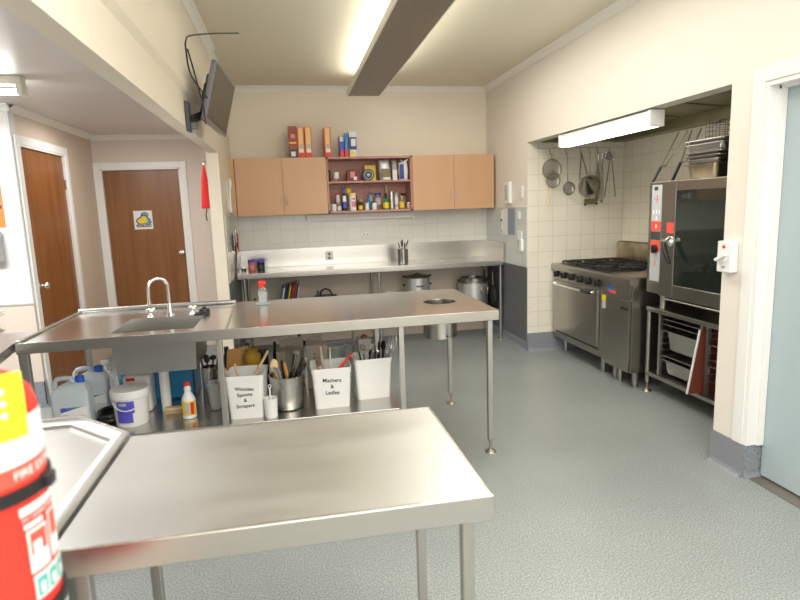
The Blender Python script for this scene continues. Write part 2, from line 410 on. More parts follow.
# cornices: cove profile
def cornice(name, segs, z, m=CORN, s=.055):
    b = B(); prof = [(0, 0), (0, -s), (.007, -s), (.012, -s * .8), (.026, -s * .42), (s * .75, -.014), (s * .95, -.010), (s, -.006), (s, 0)]
    for (x0, y0), (x1, y1), (nx, ny) in segs:
        A = Vector((x0, y0, z)); D = Vector((x1, y1, z)); N = Vector((nx, ny, 0))
        r0 = [b.b.verts.new(A + N * p + Vector((0, 0, q))) for p, q in prof]; r1 = [b.b.verts.new(D + N * p + Vector((0, 0, q))) for p, q in prof]
        for i in range(len(prof) - 1): b.b.faces.new((r0[i], r0[i + 1], r1[i + 1], r1[i]))
    return struct(b.build(name, m, smooth=50))
cornice('trim_10', [((XL, YB), (XR, YB), (0, -1)), ((XR, -2.5), (XR, YB), (-1, 0)), ((XL + .0, 5.2), (XL + .0, YB), (1, 0)), ((XL + .022, -2.5), (XL + .022, 5.2), (1, 0))], ZC)
cornice('trim_11', [((XS, 6.92), (-.70, 6.92), (0, -1)), ((XS, YT), (XS, 6.92), (1, 0)), ((-5.2, YT), (XS + .02, YT), (0, -1))], 2.40, s=.05)
# doors of the left room
def door_frame(name, x0, x1, y, top, w=.07):
    b = B(); b.box(x0 - w, x0, y - .018, y, 0, top + w, .004); b.box(x1, x1 + w, y - .018, y, 0, top + w, .004); b.box(x0, x1, y - .018, y, top, top + w, .004)
    b.box(x0 - .004, x0 + .014, y - .012, y + .11, 0, top); b.box(x1 - .014, x1 + .004, y - .012, y + .11, 0, top); b.box(x0, x1, y - .012, y + .11, top - .014, top + .004)
    return b
struct(door_frame('f', -1.995, -1.17, 6.92, 2.045).build('trim_12', FRAMEW))
d2 = struct(B().box(-1.98, -1.185, 6.945, 6.98, .01, 2.028, .002).build('door_2', DOORW2))
b = B(); b.T = Matrix.Translation((-1.235, 6.945, 1.10)) @ Matrix.Rotation(PI / 2, 4, 'X')
b.lathe([(.026, 0), (.026, .006), (.010, .010), (.010, .035), (.024, .042), (.028, .055), (.022, .066), (0, .068)], 16); b.build('door_knob', CHROME, d2)
b = B(); b.box(XS, XS + .018, YT + .035, YT + .105, .0, 2.19, .004); b.box(XS, XS + .018, 6.075, 6.145, 0, 2.19, .004); b.box(XS, XS + .018, YT + .105, 6.075, 2.12, 2.19, .004)
b.box(XS - .11, XS + .012, YT + .10, YT + .118, 0, 2.12); b.box(XS - .11, XS + .012, 6.06, 6.08, 0, 2.12); b.box(XS - .11, XS + .012, YT + .11, 6.07, 2.104, 2.122)
struct(b.build('trim_13', FRAMEW))
d1 = struct(B().box(XS - .045, XS - .01, YT + .12, 6.058, .01, 2.102, .002).build('door_1', DOORW))
b = B(); b.T = Matrix.Translation((XS - .01, YT + .175, .985)) @ Matrix.Rotation(PI / 2, 4, 'Y')
b.lathe([(.028, 0), (.028, .006), (.011, .010), (.011, .035), (.026, .044), (.030, .058), (.024, .072), (0, .075)], 16); b.build('door_knob', CHROME, d1)
for z in (1.80, .25): B().cyl((XS - .004, 6.056, z), (XS - .004, 6.056, z + .09), .008, 8).build('hinge', DARKM, d1)
# ================================================================== FITTED LIGHTS
# suspended light with a dark louvred underside
t = thing('suspended_light', 'long suspended light fitting with dark flat underside and cream side, below the kitchen ceiling', 'light', (.82, 4.9, 2.66))
fx0, fx1, fy0, fy1, fz = .655, .995, 2.6, 6.1, 2.66
b = B(); b.box(fx0 + .012, fx1 - .012, fy0 + .01, fy1 - .01, fz, fz + .004); b.build('underside_panel', DARKM, t)
b = B(); b.box(fx0, fx0 + .012, fy0, fy1, fz - .002, fz + .052, .003); b.box(fx1 - .012, fx1, fy0, fy1, fz - .002, fz + .052, .003)
b.box(fx0 + .0125, fx1 - .0125, fy1 - .01, fy1 - .001, fz - .0015, fz + .051); b.box(fx0 + .0125, fx1 - .0125, fy0 + .001, fy0 + .01, fz - .0015, fz + .051); b.build('side_rail', CREAMM, t)
b = B(); b.box(fx0 + .013, fx1 - .013, fy0 + .011, fy1 - .011, fz + .006, fz + .018); b.box(fx0 + .13, fx1 - .13, fy0 + .1, fy1 - .1, fz + .018, fz + .05); b.build('gear_tray', CREAMM, t)
for x in (fx0 + .10, fx1 - .10):
    for y in (3.1, 4.4): B().cyl((x, y, fz + .034), (x, y + 1.2, fz + .034), .012, 10).build('tube', TUBE, t)
for y in (3.2, 4.88):
    for x in (fx0 + .02, fx1 - .02): B().cyl((x, y, fz + .02), (x, y, ZC), .004, 6).build('hanger', CREAMM, t)
for x in (fx0 + .10, fx1 - .10): B().cyl((x, fy1 - .02, fz - .003), (x, fy1 - .02, fz), .006, 8).build('screw', BLACK, t)
# niche batten
t = thing('batten_light', 'lit white fluorescent batten under the lintel of the cooking niche', 'light', (2.42, 4.19, 2.05))
b = B(); b.box(2.372, 2.468, 3.56, 4.84, 2.030, 2.100, .003); b.box(2.366, 2.474, 3.535, 3.565, 1.996, 2.104, .004); b.box(2.366, 2.474, 4.835, 4.860, 1.996, 2.104, .004)
b.build('housing', WPL, t)
B().box(2.367, 2.472, 3.566, 4.834, 1.998, 2.066, .006).build('diffuser', TUBEW, t)
# left room batten
t = thing('batten_light', 'bare-tube fluorescent batten on the grey ceiling of the left room', 'light', (-2.2, 4.07, 2.37))
b = B(); b.box(-2.80, -1.555, 4.03, 4.11, 2.345, 2.40, .003); b.box(-1.585, -1.55, 4.03, 4.12, 2.285, 2.35, .004); b.box(-2.81, -2.775, 4.03, 4.12, 2.285, 2.35, .004); b.build('housing', CREAMM, t)
B().cyl((-2.775, 4.06, 2.305), (-1.585, 4.06, 2.305), .018, 12).build('tube', mat('bright_bare_tube', (1, 1, .98), .4, emit=28), t)
# no battens stand out of frame

# ================================================================== BENCHES
def leg(parent, x, y, ztop, w=.032, m=LEGM, foot=True, round_=False):
    b = B()
    if round_: b.cyl((x, y, .085), (x, y, ztop), w / 2, 14)
    else: b.box(x - w / 2, x + w / 2, y - w / 2, y + w / 2, .085, ztop, .003)
    o = b.build('leg', m, parent)
    if foot:
        b = B(); b.lathe([(w * .42, .088), (w * .48, .080), (w * .48, .074), (.008, .072), (.008, .02), (.018, .014), (.034, .007), (.036, 0)][::-1], 14, (x, y, 0)); b.build('foot', BRASSF, o)
    return o
# --- centre bench with sink and waste chute
ZT = .90
t = thing('sink_bench', 'long steel bench with sink bowl at left and round waste hole at right, shelf below', 'bench', (-.1, 3.7, 0))
X0, X1, Y0, Y1 = -1.43, 1.195, 3.215, 4.19
b = B()
sx0, sx1, sy0, sy1 = -1.0, -.562, 3.315, 3.755
hx, hy, hr = .945, 3.66, .108
def top_strips(b, z):
    b.quad((X0, Y0, z), (sx0, Y0, z), (sx0, Y1, z), (X0, Y1, z))
    b.quad((sx0, Y0, z), (sx1, Y0, z), (sx1, sy0, z), (sx0, sy0, z))
    b.quad((sx0, sy1, z), (sx1, sy1, z), (sx1, Y1, z), (sx0, Y1, z))
    a, c = hx - .2, hx + .2
    b.quad((sx1, Y0, z), (a, Y0, z), (a, Y1, z), (sx1, Y1, z))
    b.quad((a, Y0, z), (c, Y0, z), (c, hy - .2, z), (a, hy - .2, z))
    b.quad((a, hy + .2, z), (c, hy + .2, z), (c, Y1, z), (a, Y1, z))
    b.quad((c, Y0, z), (X1, Y0, z), (X1, Y1, z), (c, Y1, z))
    n = 32
    for i in range(n):
        P = []
        for k in (i, i + 1):
            an = 2 * PI * k / n; s_ = .2 / max(abs(math.cos(an)), abs(math.sin(an)))
            P.append(((hx + hr * math.cos(an), hy + hr * math.sin(an), z), (hx + s_ * math.cos(an), hy + s_ * math.sin(an), z)))
        b.quad(P[0][0], P[0][1], P[1][1], P[1][0])
top_strips(b, ZT)
bmesh.ops.remove_doubles(b.b, verts=b.b.verts[:], dist=.0005)
b.build('worktop', STEEL_TOP, t, smooth=0)
b = B()
b.box(X0, X1, Y0 - .002, Y0 + .012, ZT - .058, ZT + .0005, .0015); b.box(X0, X1, Y1 - .012, Y1 + .002, ZT - .058, ZT + .0005, .003)
b.box(X0 - .002, X0 + .012, Y0, Y1, ZT - .058, ZT + .0005, .003); b.box(X1 - .012, X1 + .002, Y0, Y1, ZT - .058, ZT + .0005, .003)
b.build('edge_fascia', STEEL, t)
b = B()
b.box(X0, X0 + .022, Y0 + .01, Y1 - .04, ZT, ZT + .014, .006); b.box(X0, -.405, Y1 - .065, Y1 - .035, ZT, ZT + .026, .009)
b.prism([(-.385, Y0 + .01), (-.375, Y0 + .01), (-.405, Y1 - .05), (-.418, Y1 - .05)], ZT, ZT + .006)
b.build('raised_edge', STEEL, t)
b = B()   # sink bowl: open box, inner and outer skins
for e, zb in ((0, .665), (.004, .661)):
    x0, x1, y0, y1 = sx0 - e, sx1 + e, sy0 - e, sy1 + e; r = .03
    b.quad((x0, y0, ZT - e * .3), (x1, y0, ZT - e * .3), (x1 - r, y0 + r, zb), (x0 + r * .5, y0 + r * .5, zb)) if 0 else None
    z = ZT - e * .3; q = .012
    lo = [(x0 + q, y0 + q, zb), (x1 - q, y0 + q, zb), (x1 - q, y1 - q, zb), (x0 + q, y1 - q, zb)]; hi = [(x0, y0, z), (x1, y0, z), (x1, y1, z), (x0, y1, z)]
    b.quad(*lo)
    for i in range(4): b.quad(lo[i], lo[(i + 1) % 4], hi[(i + 1) % 4], hi[i])
sb = b.build('sink_bowl', STEEL, t, smooth=0)
B().lathe([(0, .667), (.03, .667), (.038, .669), (.04, .666)], 20, ((sx0 + sx1) / 2, (sy0 + sy1) / 2, 0)).build('drain', CHROME, sb)
b = B(); b.lathe([(.028, .337), (.030, .40), (.030, .60), (.036, .62), (.036, .662)], 18, (-.815, 3.62, 0)); b.build('waste_pipe', WPL, t)
# waste chute
b = B(); b.lathe([(hr + .001, ZT), (hr, ZT - .01), (hr - .001, .665), (hr + .004, .665), (hr + .005, ZT - .02)], 32, (hx, hy, 0), caps=False)
ch = b.build('waste_chute', STEEL, t)
for a in (.15, .75): B().ball((hx + (hr + .006) * math.sin(a), hy - (hr + .006) * math.cos(a), .685), .006).build('screw', BLACK, ch)
for x, y in ((-1.40, 3.245), (-.425, 3.245), (.60, 3.245), (1.145, 3.245), (-1.40, 4.15), (-.42, 4.15), (.585, 4.16), (1.15, 4.17)): leg(t, x, y, ZT - .056)
b = B(); b.cyl((.41, 4.16, .335), (.41, 4.16, .85), .012, 8); b.build('rear_stay', LEGM, t)
b = B(); b.box(-1.385, .605, 3.262, 4.14, .300, .335, .004); b.build('undershelf', STEEL, t)
# --- prep bench in the foreground
t = thing('prep_bench', 'foreground steel prep bench with scratched top and square legs', 'bench', (-.05, 1.4, 0))
x0, x1, y0, y1 = -.488, .399, 1.117, 1.703
B().box(x0, x1, y0, y1, ZT - .003, ZT + .001, .001).build('worktop', STEEL_FG, t)
b = B(); b.box(x0 - .001, x1 + .001, y0 - .002, y0 + .008, ZT - .056, ZT + .002, .002); b.box(x0, x1, y1 - .008, y1, ZT - .056, ZT + .0012, .003)
b.box(x1 - .008, x1 + .001, y0, y1, ZT - .056, ZT + .0014, .003); b.box(x0, x0 + .008, y0, y1, ZT - .056, ZT); b.build('edge_fascia', STEEL, t)
for x, y in ((.349, 1.155), (.349, 1.66), (-.45, 1.155), (-.45, 1.66)): leg(t, x, y, ZT - .05, .028)
# --- dishwasher drain tray beside it
t = thing('drain_bench', 'steel dishwasher drain bench with raised rim and cut corner, behind the extinguisher', 'bench', (-1.0, 1.5, 0))
out = [(-1.62, .985), (-.5005, .985), (-.5005, 1.735), (-.69, 1.925), (-1.62, 1.935)]
def inset(poly, d):
    n = len(poly); res = []
    for i in range(n):
        p, c, q = Vector(poly[i - 1]), Vector(poly[i]), Vector(poly[(i + 1) % n])
        a = (c - p).normalized(); e = (q - c).normalized(); na = Vector((-a.y, a.x)); ne = Vector((-e.y, e.x))
        m_ = (na + ne).normalized(); res.append(tuple(c + m_ * d / max(.3, m_.dot(na))))
    return res
rings = [(inset(out, 0), .86), (inset(out, 0), .902), (inset(out, .006), .906), (inset(out, .022), .906), (inset(out, .032), .897), (inset(out, .048), .894), (inset(out, .054), .886)]
b = B(); vr = [[b.b.verts.new((x, y, z)) for x, y in r] for r, z in rings]
for a, c in zip(vr, vr[1:]):
    for i in range(5): b.b.faces.new((a[i], a[(i + 1) % 5], c[(i + 1) % 5], c[i]))
b.b.faces.new(vr[-1]); b.build('tray', STEEL_FG, t, smooth=35)
for x, y in ((-.55, 1.05), (-1.55, 1.05), (-.74, 1.82), (-1.55, 1.88)): leg(t, x, y, .87, .03)
# --- corner bench at the far left
t = thing('side_bench', 'grey steel bench corner at the left frame edge, touching the sink bench', 'bench', (-1.9, 3.1, 0))
poly = [(-1.44, 3.20), (-1.46, 3.55), (-2.3, 3.55), (-2.3, 2.75), (-1.38, 2.86)][::-1]
B().prism(poly, .852, .899).build('worktop', STEEL, t, smooth=0)
for x, y in ((-1.52, 3.48), (-2.22, 3.48), (-2.22, 2.84), (-1.50, 2.95)): leg(t, x, y, .855, .03)
# --- wall bench at the back
t = thing('wall_bench', 'long steel wall bench with splashback under the orange cabinets', 'bench', (.9, 6.4, 0))
x0, x1, y0 = -.565, 2.325, 6.085; yb = YB - .009
b = B(); b.box(x0, x1, y0, yb, ZT - .003, ZT); b.build('worktop', STEEL, t)
b = B(); b.box(x0, x1, y0 - .002, y0 + .01, ZT - .055, ZT + .001, .003); b.build('edge_fascia', STEEL, t)
b = B(); b.box(x0, x1, yb - .012, yb, ZT, 1.103, .003); b.build('splashback', STEEL, t)
b = B(); b.box(x1 - .012, x1 + .012, y0, yb, ZT - .02, 1.10, .002); b.build('end_splash', STEEL, t)
b = B(); b.prism([(y0 + .02, ZT), (yb, ZT), (yb, 1.10), (y0 + .22, 1.10), (y0 + .06, .96)], x0 - .012, x0, axis='x'); b.build('end_splash', STEEL, t)
for x, y in ((-.50, 6.13), (.915, 6.13), (2.30, 6.13), (-.50, 6.62), (.90, 6.62), (2.28, 6.62)): leg(t, x, y, ZT - .05, .03, round_=True)
b = B(); b.box(x0 + .05, x1 - .01, 6.15, 6.66, .325, .35, .003); b.build('undershelf', STEEL_DK, t)
# ================================================================== WALL CABINETS
CY = 6.40
def cabinet(x0, x1, label, xm, z0=1.483, z1=2.085):
    t = thing('wall_cabinet', label, 'cabinet', ((x0 + x1) / 2, CY, z0), 0, 'orange wall cabinets')
    b = B(); b.box(x0, x1, CY + .0, YB, z0, z1, .001); b.build('body', CAB, t)
    for a, c, sgn in ((x0 + .002, xm - .002, 1), (xm + .002, x1 - .002, -1)):
        d = B().box(a, c, CY - .019, CY - .001, z0, z1 - .001, .0015).build('door', CAB, t)
        hxx = (c - .035) if sgn > 0 else (a + .035)
        B().tube([(hxx, CY - .019, z0 + .115), (hxx, CY - .042, z0 + .118), (hxx, CY - .042, z0 + .205), (hxx, CY - .019, z0 + .208)], .004, 8).build('handle', LGREY, d)
    return t
cabinet(-.535, .425, 'orange two-door wall cabinet left of the open shelves', -.045)
cabinet(1.372, 2.325, 'orange two-door wall cabinet right of the open shelves', 1.852)
t = thing('filler_panel', 'narrow orange filler strip between left wall and wall cabinet', 'panel', (-.56, CY, 1.483))
B().box(XL + .001, -.540, CY - .015, YB, 1.483, 2.085).build('strip', CAB, t)
t = thing('open_shelf_unit', 'terracotta open shelf unit holding jars and bottles between two orange cabinets', 'shelf', (.9, CY, 1.483))
sx, ex = .428, 1.369
b = B(); b.box(sx, sx + .018, CY - .012, YB, 1.483, 2.085); b.box(ex - .018, ex, CY - .012, YB, 1.483, 2.085); b.box(sx, ex, YB - .02, YB - .01, 1.483, 2.085)
b.box(sx, ex, CY - .012, YB - .01, 2.062, 2.085); b.box(sx, ex, CY - .012, YB - .01, 1.483, 1.506); b.build('carcass', PINK, t, smooth=0)
B().box(sx + .018, ex - .018, CY + .0, YB - .02, 1.806, 1.826).build('shelf_board', PINK, t, smooth=0)
t = thing('batten_light', 'unlit slim white batten fixed to the tiles below the open shelves', 'light', (.8, 6.62, 1.44))
b = B(); b.box(.20, 1.425, 6.62, 6.69, 1.400, 1.475, .006); b.build('housing', WPL, t)
for a, c in ((1.40, 1.428), (.19, .215)): B().box(a, c, 6.60, 6.69, 1.395, 1.482, .004).build('end_cap', WPL, t)
# ================================================================== RANGE
t = thing('gas_range', 'steel six-burner gas range with oven door and black knobs in the tiled niche', 'stove', (2.95, 4.93, 0))
RX, ry0, ry1 = 2.635, 4.455, 5.475
b = B(); b.box(RX, 3.38, ry0, ry1, .15, .86, .003); b.build('body', STEEL_OV, t)
b = B(); b.prism([(2.600, .852), (2.600, .900), (2.607, .907), (3.32, .907), (3.32, .852)], 4.075, ry1, axis='y'); b.build('hob_top', STEEL_OV, t)
b = B(); b.box(RX + .03, 3.28, 4.50, 5.42, .905, .9085); b.build('spill_tray', BLACK, t)
d = B().box(RX - .028, RX - .002, 4.575, 5.435, .235, .745, .004).build('oven_door', STEEL_OV, t)
b = B(); b.tube([(RX - .028, 5.40, .715), (RX - .062, 5.40, .715), (RX - .062, 4.66, .715), (RX - .028, 4.66, .715)], .010, 10); b.build('handle', CHROME, d)
B().cyl((RX - .062, 4.80, .715), (RX - .062, 4.64, .715), .0125, 10).build('handle_grip', BLACK, d)
B().box(RX - .006, RX - .001, 4.60, 5.41, .215, .232).build('vent_slot', BLACK, t)
B().box(RX - .012, RX, 4.56, 5.45, .155, .212, .002).build('kick_panel', STEEL_OV, t)
B().box(RX - .008, RX, 4.46, 5.46, .765, .852, .002).build('control_panel', STEEL_OV, t)
for i in range(6):
    y = 5.375 - i * .158
    k = B(); k.T = Matrix.Translation((RX - .008, y, .808)) @ Matrix.Rotation(-PI / 2, 4, 'Y')
    k.lathe([(.034, 0), (.034, .008), (.028, .010), (.026, .030), (.022, .034), (0, .034)], 18); k.box(-.028, .028, -.006, .006, .030, .046, .002); k.build('knob', BLACK, t)
B().box(RX - .003, RX - .001, 4.475, 4.535, .60, .70).build('energy_tag', LGREY, t)
B().box(RX - .005, RX - .003, 4.475, 4.535, .665, .72).build('yellow_tag', YEL, t)
for i in range(3):
    for j in range(2):
        cy = 5.27 - i * .305; cx = 2.84 + j * .30
        b = B()
        b.lathe([(.0, .918), (.035, .918), (.04, .912), (.055, .908)][::-1], 16, (cx, cy, 0))
        for k in range(8):
            a = PI / 4 * k; b.box(-.0, .0, 0, 0, 0, 0) if 0 else None
            c_, s_ = math.cos(a), math.sin(a); q = .145 if k % 2 == 0 else .185
            b.tube([(cx + .035 * c_, cy + .035 * s_, .934), (cx + q * .98 * c_, cy + q * .98 * s_, .936)], .007, 5)
        for p, q in (((-.14, -.145), (.14, -.145)), ((.14, -.145), (.14, .145)), ((.14, .145), (-.14, .145)), ((-.14, .145), (-.14, -.145))):
            b.tube([(cx + p[0], cy + p[1], .93), (cx + q[0], cy + q[1], .93)], .009, 5)
        for p in ((-.14, -.145), (.14, -.145), (.14, .145), (-.14, .145)): b.cyl((cx + p[0], cy + p[1], .908), (cx + p[0], cy + p[1], .93), .008, 5)
        b.build('trivet', IRON, t)
b = B(); b.box(3.30, 3.385, 4.08, 5.435, .905, 1.105, .012); b.build('flue_back', BURNT, t)
B().box(3.305, 3.375, 4.10, 5.40, 1.103, 1.108).build('flue_grille', PERF, t)
for x, y in ((2.74, 5.40), (2.70, 4.60), (3.30, 5.40), (3.30, 4.60)): B().lathe([(.02, 0), (.02, .03), (.024, .035), (.024, .15)], 14, (x, y, 0)).build('foot', LEGM, t)
t = thing('fryer_cabinet', 'plain steel cabinet with flat griddle section at the near end of the range', 'cabinet', (2.95, 4.26, 0))
b = B(); b.box(RX, 3.38, 4.085, 4.452, .13, .851, .003); b.build('body', STEEL_OV, t)
d = B().box(RX - .022, RX - .002, 4.095, 4.445, .135, .722, .003).build('door', STEEL_OV, t)
B().box(RX - .030, RX - .022, 4.11, 4.21, .645, .668, .003).build('handle', BLACK, d)
B().box(RX - .012, RX - .002, 4.095, 4.445, .735, .848, .002).build('front_panel', STEEL_OV, t)
b = B(); b.box(2.64, 3.27, 4.10, 4.44, .9075, .911); b.build('griddle_plate', BURNT, t)
b = B(); b.box(RX - .0135, RX - .012, 4.33, 4.43, .775, .81); b.build('blue_sticker', BLUE, t)
b = B(); b.box(RX - .0145, RX - .0135, 4.30, 4.41, .755, .782); b.build('red_sticker', STICKR, t)
for x, y in ((2.70, 4.40), (2.68, 4.30), (2.70, 4.12), (3.30, 4.40), (3.30, 4.12)): B().lathe([(.018, 0), (.018, .02), (.024, .03), (.024, .13)], 14, (x, y, 0)).build('foot', LEGM, t)
# ================================================================== COMBI OVEN ON STAND
OX, oy0, oy1, oz0, oz1 = 2.72, 3.03, 4.03, .805, 1.650
t = thing('combi_oven', 'steel combi oven with dark glass door and red control stickers on a stand', 'oven', (3.0, 3.55, .80))
B().box(OX, 3.36, oy0, oy1, oz0, oz1, .006).build('body', STEEL_OV, t)
b = B(); b.box(OX - .012, OX, 3.845, 4.02, oz0 + .008, oz1 - .004, .004); pn = b.build('control_column', STEEL_OV, t)
B().box(OX - .0135, OX - .012, 3.865, 3.985, .905, 1.625).build('control_panel', LGREY, pn)
z = lambda v: v
def pl(n, y0, y1, z0, z1, m, p=pn, dx=.0145): return B().box(OX - dx - .0008, OX - dx + .001, y0, y1, z0, z1).build(n, m, p)
pl('display', 3.915, 3.955, 1.585, 1.612, DGREY)
pl('red_marking', 3.918, 3.926, 1.49, 1.55, PINKT); pl('red_marking', 3.895, 3.950, 1.517, 1.523, PINKT)
for y in (3.89, 3.925, 3.96): pl('indicator', y - .006, y + .006, 1.41, 1.44, PAPER)
pl('indicator', 3.918, 3.928, 1.365, 1.392, PAPER)
pl('red_label', 3.868, 3.982, 1.285, 1.356, STICKR); pl('indicator', 3.915, 3.927, 1.305, 1.335, PAPER, dx=.0155)
pl('black_display', 3.867, 3.983, 1.217, 1.280, DGREY); pl('red_label', 3.868, 3.982, 1.130, 1.213, STICKR)
pl('red_marking', 3.915, 3.93, 1.02, 1.06, PINKT)
k = B(); k.T = Matrix.Translation((OX - .0135, 3.920, 1.150)) @ Matrix.Rotation(-PI / 2, 4, 'Y'); k.lathe([(.030, 0), (.030, .018), (.026, .024), (0, .024)], 18); k.box(-.03, .03, -.007, .007, .02, .034, .002); k.build('knob', BLACK, pn)
b = B(); y0, y1 = 3.045, 3.835
wy1, wz0, wz1 = 3.68, .905, 1.575
b.box(OX - .035, OX - .004, wy1, y1, oz0 + .002, oz1 - .004, .004); b.box(OX - .035, OX - .004, y0, wy1, wz1, oz1 - .004, .004); b.box(OX - .035, OX - .004, y0, wy1, oz0 + .002, wz0, .004); b.box(OX - .035, OX - .004, y0, 3.09, wz0, wz1)
d = b.build('door', STEEL_OV, t)
B().box(OX - .030, OX - .012, 3.08, wy1 + .004, wz0 - .004, wz1 + .004).build('glass', OVGLASS, d)
B().box(OX - .0365, OX - .035, 3.69, 3.765, 1.275, 1.352).build('red_label', STICKR, d)
b = B(); b.T = Matrix.Translation((OX - .035, 3.725, 1.215)) @ Matrix.Rotation(-PI / 2, 4, 'Y'); b.lathe([(.040, 0), (.040, .01), (.030, .016), (.022, .045), (.026, .055), (0, .058)], 20); hh = b.build('handle_boss', CHROME, d)
b = B(); b.tube([(OX - .070, 3.715, 1.210), (OX - .088, 3.715, 1.205), (OX - .095, 3.70, 1.165), (OX - .10, 3.655, 1.10), (OX - .10, 3.63, 1.07)], [.010, .017, .018, .016, .012], 10); b.build('handle', BLACK, hh)
b = B(); b.tube([(OX - .04, y0, oz0 - .012), (OX - .04, y1 - .06, oz0 - .012)], .006, 8); b.build('drip_rail', LEGM, t)
for x, y in ((2.80, 3.93), (3.28, 3.93), (2.80, 3.12), (3.28, 3.12)): B().cyl((x, y, .69), (x, y, oz0 + .004), .026, 14).build('foot', LEGM, t)
t = thing('oven_stand', 'round-legged steel stand with tray runners under the combi oven', 'stand', (3.0, 3.55, 0))
SX = 2.745
for x, y in ((SX, 4.02), (SX, 3.02), (3.34, 4.02), (3.34, 3.02)): leg(t, x, y, .66, .034, round_=True)
b = B(); b.box(SX - .02, 3.36, 3.0, 4.04, .655, .69, .006); b.build('top_frame', STEEL_OV, t)
b = B(); b.box(SX - .015, 3.35, 3.02, 4.02, .135, .165, .004); b.build('lower_shelf', STEEL_OV, t)
for y in (3.92, 3.455, 3.40, 3.05): B().box(SX + .02, SX + .045, y - .012, y + .012, .16, .655).build('upright', LEGM, t); B().box(3.29, 3.31, y - .012, y + .012, .16, .655).build('upright', LEGM, t)
for ya, yb2 in ((3.905, 3.47), (3.385, 3.065)):
    for zz in (.26, .31, .36, .41, .46, .51, .56, .60):
        b = B(); b.box(SX + .03, 3.30, ya - .012, ya, zz, zz + .004); b.box(SX + .03, 3.30, yb2, yb2 + .012, zz, zz + .004); b.build('tray_runner', LEGM, t)
# gastronorm pans
def gn(name, label, x0, x1, y0, y1, zt, dep, mt=STEEL, group=None, cat='pan'):
    o = thing(name, label, cat, ((x0 + x1) / 2, (y0 + y1) / 2, zt - dep), 0, group)
    b = B(); q = .012; r = .018; sl = .02
    lv = [((x0, x1, y0, y1), zt - .006), ((x0, x1, y0, y1), zt), ((x0 + r, x1 - r, y0 + r, y1 - r), zt - .001), ((x0 + r + .004, x1 - r - .004, y0 + r + .004, y1 - r - .004), zt - .01), ((x0 + r + sl, x1 - r - sl, y0 + r + sl, y1 - r - sl), zt - dep + .004)]
    lo = [((x0, x1, y0, y1), zt - .006), ((x0 + r, x1 - r, y0 + r, y1 - r), zt - .006), ((x0 + r + sl - .002, x1 - r - sl + .002, y0 + r + sl - .002, y1 - r - sl + .002), zt - dep)]
    def ring(a, z):
        x0, x1, y0, y1 = a; c = min(.03, (x1 - x0) / 4); pts = []
        for cx, cy, st in ((x1 - c, y1 - c, 0), (x0 + c, y1 - c, 90), (x0 + c, y0 + c, 180), (x1 - c, y0 + c, 270)):
            for k in range(4): an = math.radians(st + 30 * k); pts.append(b.b.verts.new((cx + c * math.cos(an), cy + c * math.sin(an), z)))
        return pts
    for L_ in (lv, lo):
        rs = [ring(a, z) for a, z in L_]
        for a, c in zip(rs, rs[1:]):
            for i in range(16): b.b.faces.new((a[i], a[(i + 1) % 16], c[(i + 1) % 16], c[i]))
        b.b.faces.new(rs[-1])
    b.build('pan_body', mt, o)
    return o
G = 'pans on the stand runners'
gn('gastronorm_pan', 'deep beige-steel pan on upper runners of the stand', 2.775, 3.28, 3.475, 3.90, .524, .15, STEEL, G)
gn('gastronorm_pan', 'shallow tray on the highest left runners of the stand', 2.775, 3.28, 3.475, 3.90, .574, .03, STEEL, G)
gn('gastronorm_pan', 'pan just under the topmost left runners of the stand', 2.775, 3.28, 3.475, 3.90, .614, .03, STEEL, G)
gn('gastronorm_pan', 'wide tray above the lowest deep pan of the stand', 2.775, 3.28, 3.475, 3.90, .327, .025, STEEL, G)
gn('gastronorm_pan', 'lowest deep pan on the left side of the stand', 2.76, 3.28, 3.475, 3.90, .300, .11, STEEL, G)
gn('gastronorm_pan', 'pan high on the right runners beside the brown board', 2.775, 3.28, 3.07, 3.38, .524, .08, STEEL, G)
gn('gastronorm_pan', 'pan midway down the right runners beside the brown board', 2.775, 3.28, 3.07, 3.38, .424, .03, STEEL, G)
gn('gastronorm_pan', 'deeper pan low on the right runners beside the brown board', 2.775, 3.28, 3.07, 3.38, .374, .09, STEEL, G)
gn('gastronorm_pan', 'tray lowest on the right runners near the pillar', 2.775, 3.28, 3.07, 3.38, .274, .03, STEEL, G)
t = thing('cutting_board', 'brown board leaning upright between the two runner columns of the stand', 'board', (2.74, 3.44, .165))
b = B(); P = [(2.655, .168), (2.90, .168), (2.93, .62), (2.735, .62)]
b.prism(P, 3.482 - .055, 3.490 - .055 , axis='y'); b.build('board_face', BROWNB, t, smooth=0)
b = B(); b.hexa([(2.650, 3.424, .168), (2.659, 3.424, .168), (2.659, 3.438, .168), (2.650, 3.438, .168), (2.729, 3.424, .62), (2.738, 3.424, .62), (2.738, 3.438, .62), (2.729, 3.438, .62)]); b.build('white_edge', WPL, t, smooth=0)
# pans on the oven top
G = 'pans stacked on the oven'
zz = 1.652
lb = ['brownish deep pan at the bottom of the stack on the oven', 'steel pan second from the bottom of the stack on the oven', 'steel pan third from the bottom of the oven-top stack', 'steel pan nested in the middle of the oven-top stack', 'steel pan second from the top of the oven-top stack', 'topmost steel pan of the stack on the oven']
for i, (dz, l) in enumerate(zip((.100, .135, .160, .185, .240, .268), lb)):
    k = i * .0012
    gn('gastronorm_pan', l, 2.84 + .002 * i, 3.30, 3.50 - .01 * i, 3.835 + .004 * i, zz + dz, (.098, .06, .05, .05, .09, .06)[i] - k, (BURNT if i == 0 else STEEL), G)
gn('gastronorm_pan', 'lower pan of the second oven-top stack, half hidden by the pillar', 2.90, 3.30, 3.06, 3.44, zz + .11, .10, BURNT, G)
gn('gastronorm_pan', 'upper pan of the second oven-top stack, half hidden by the pillar', 2.90, 3.30, 3.06, 3.44, zz + .19, .10, STEEL, G)
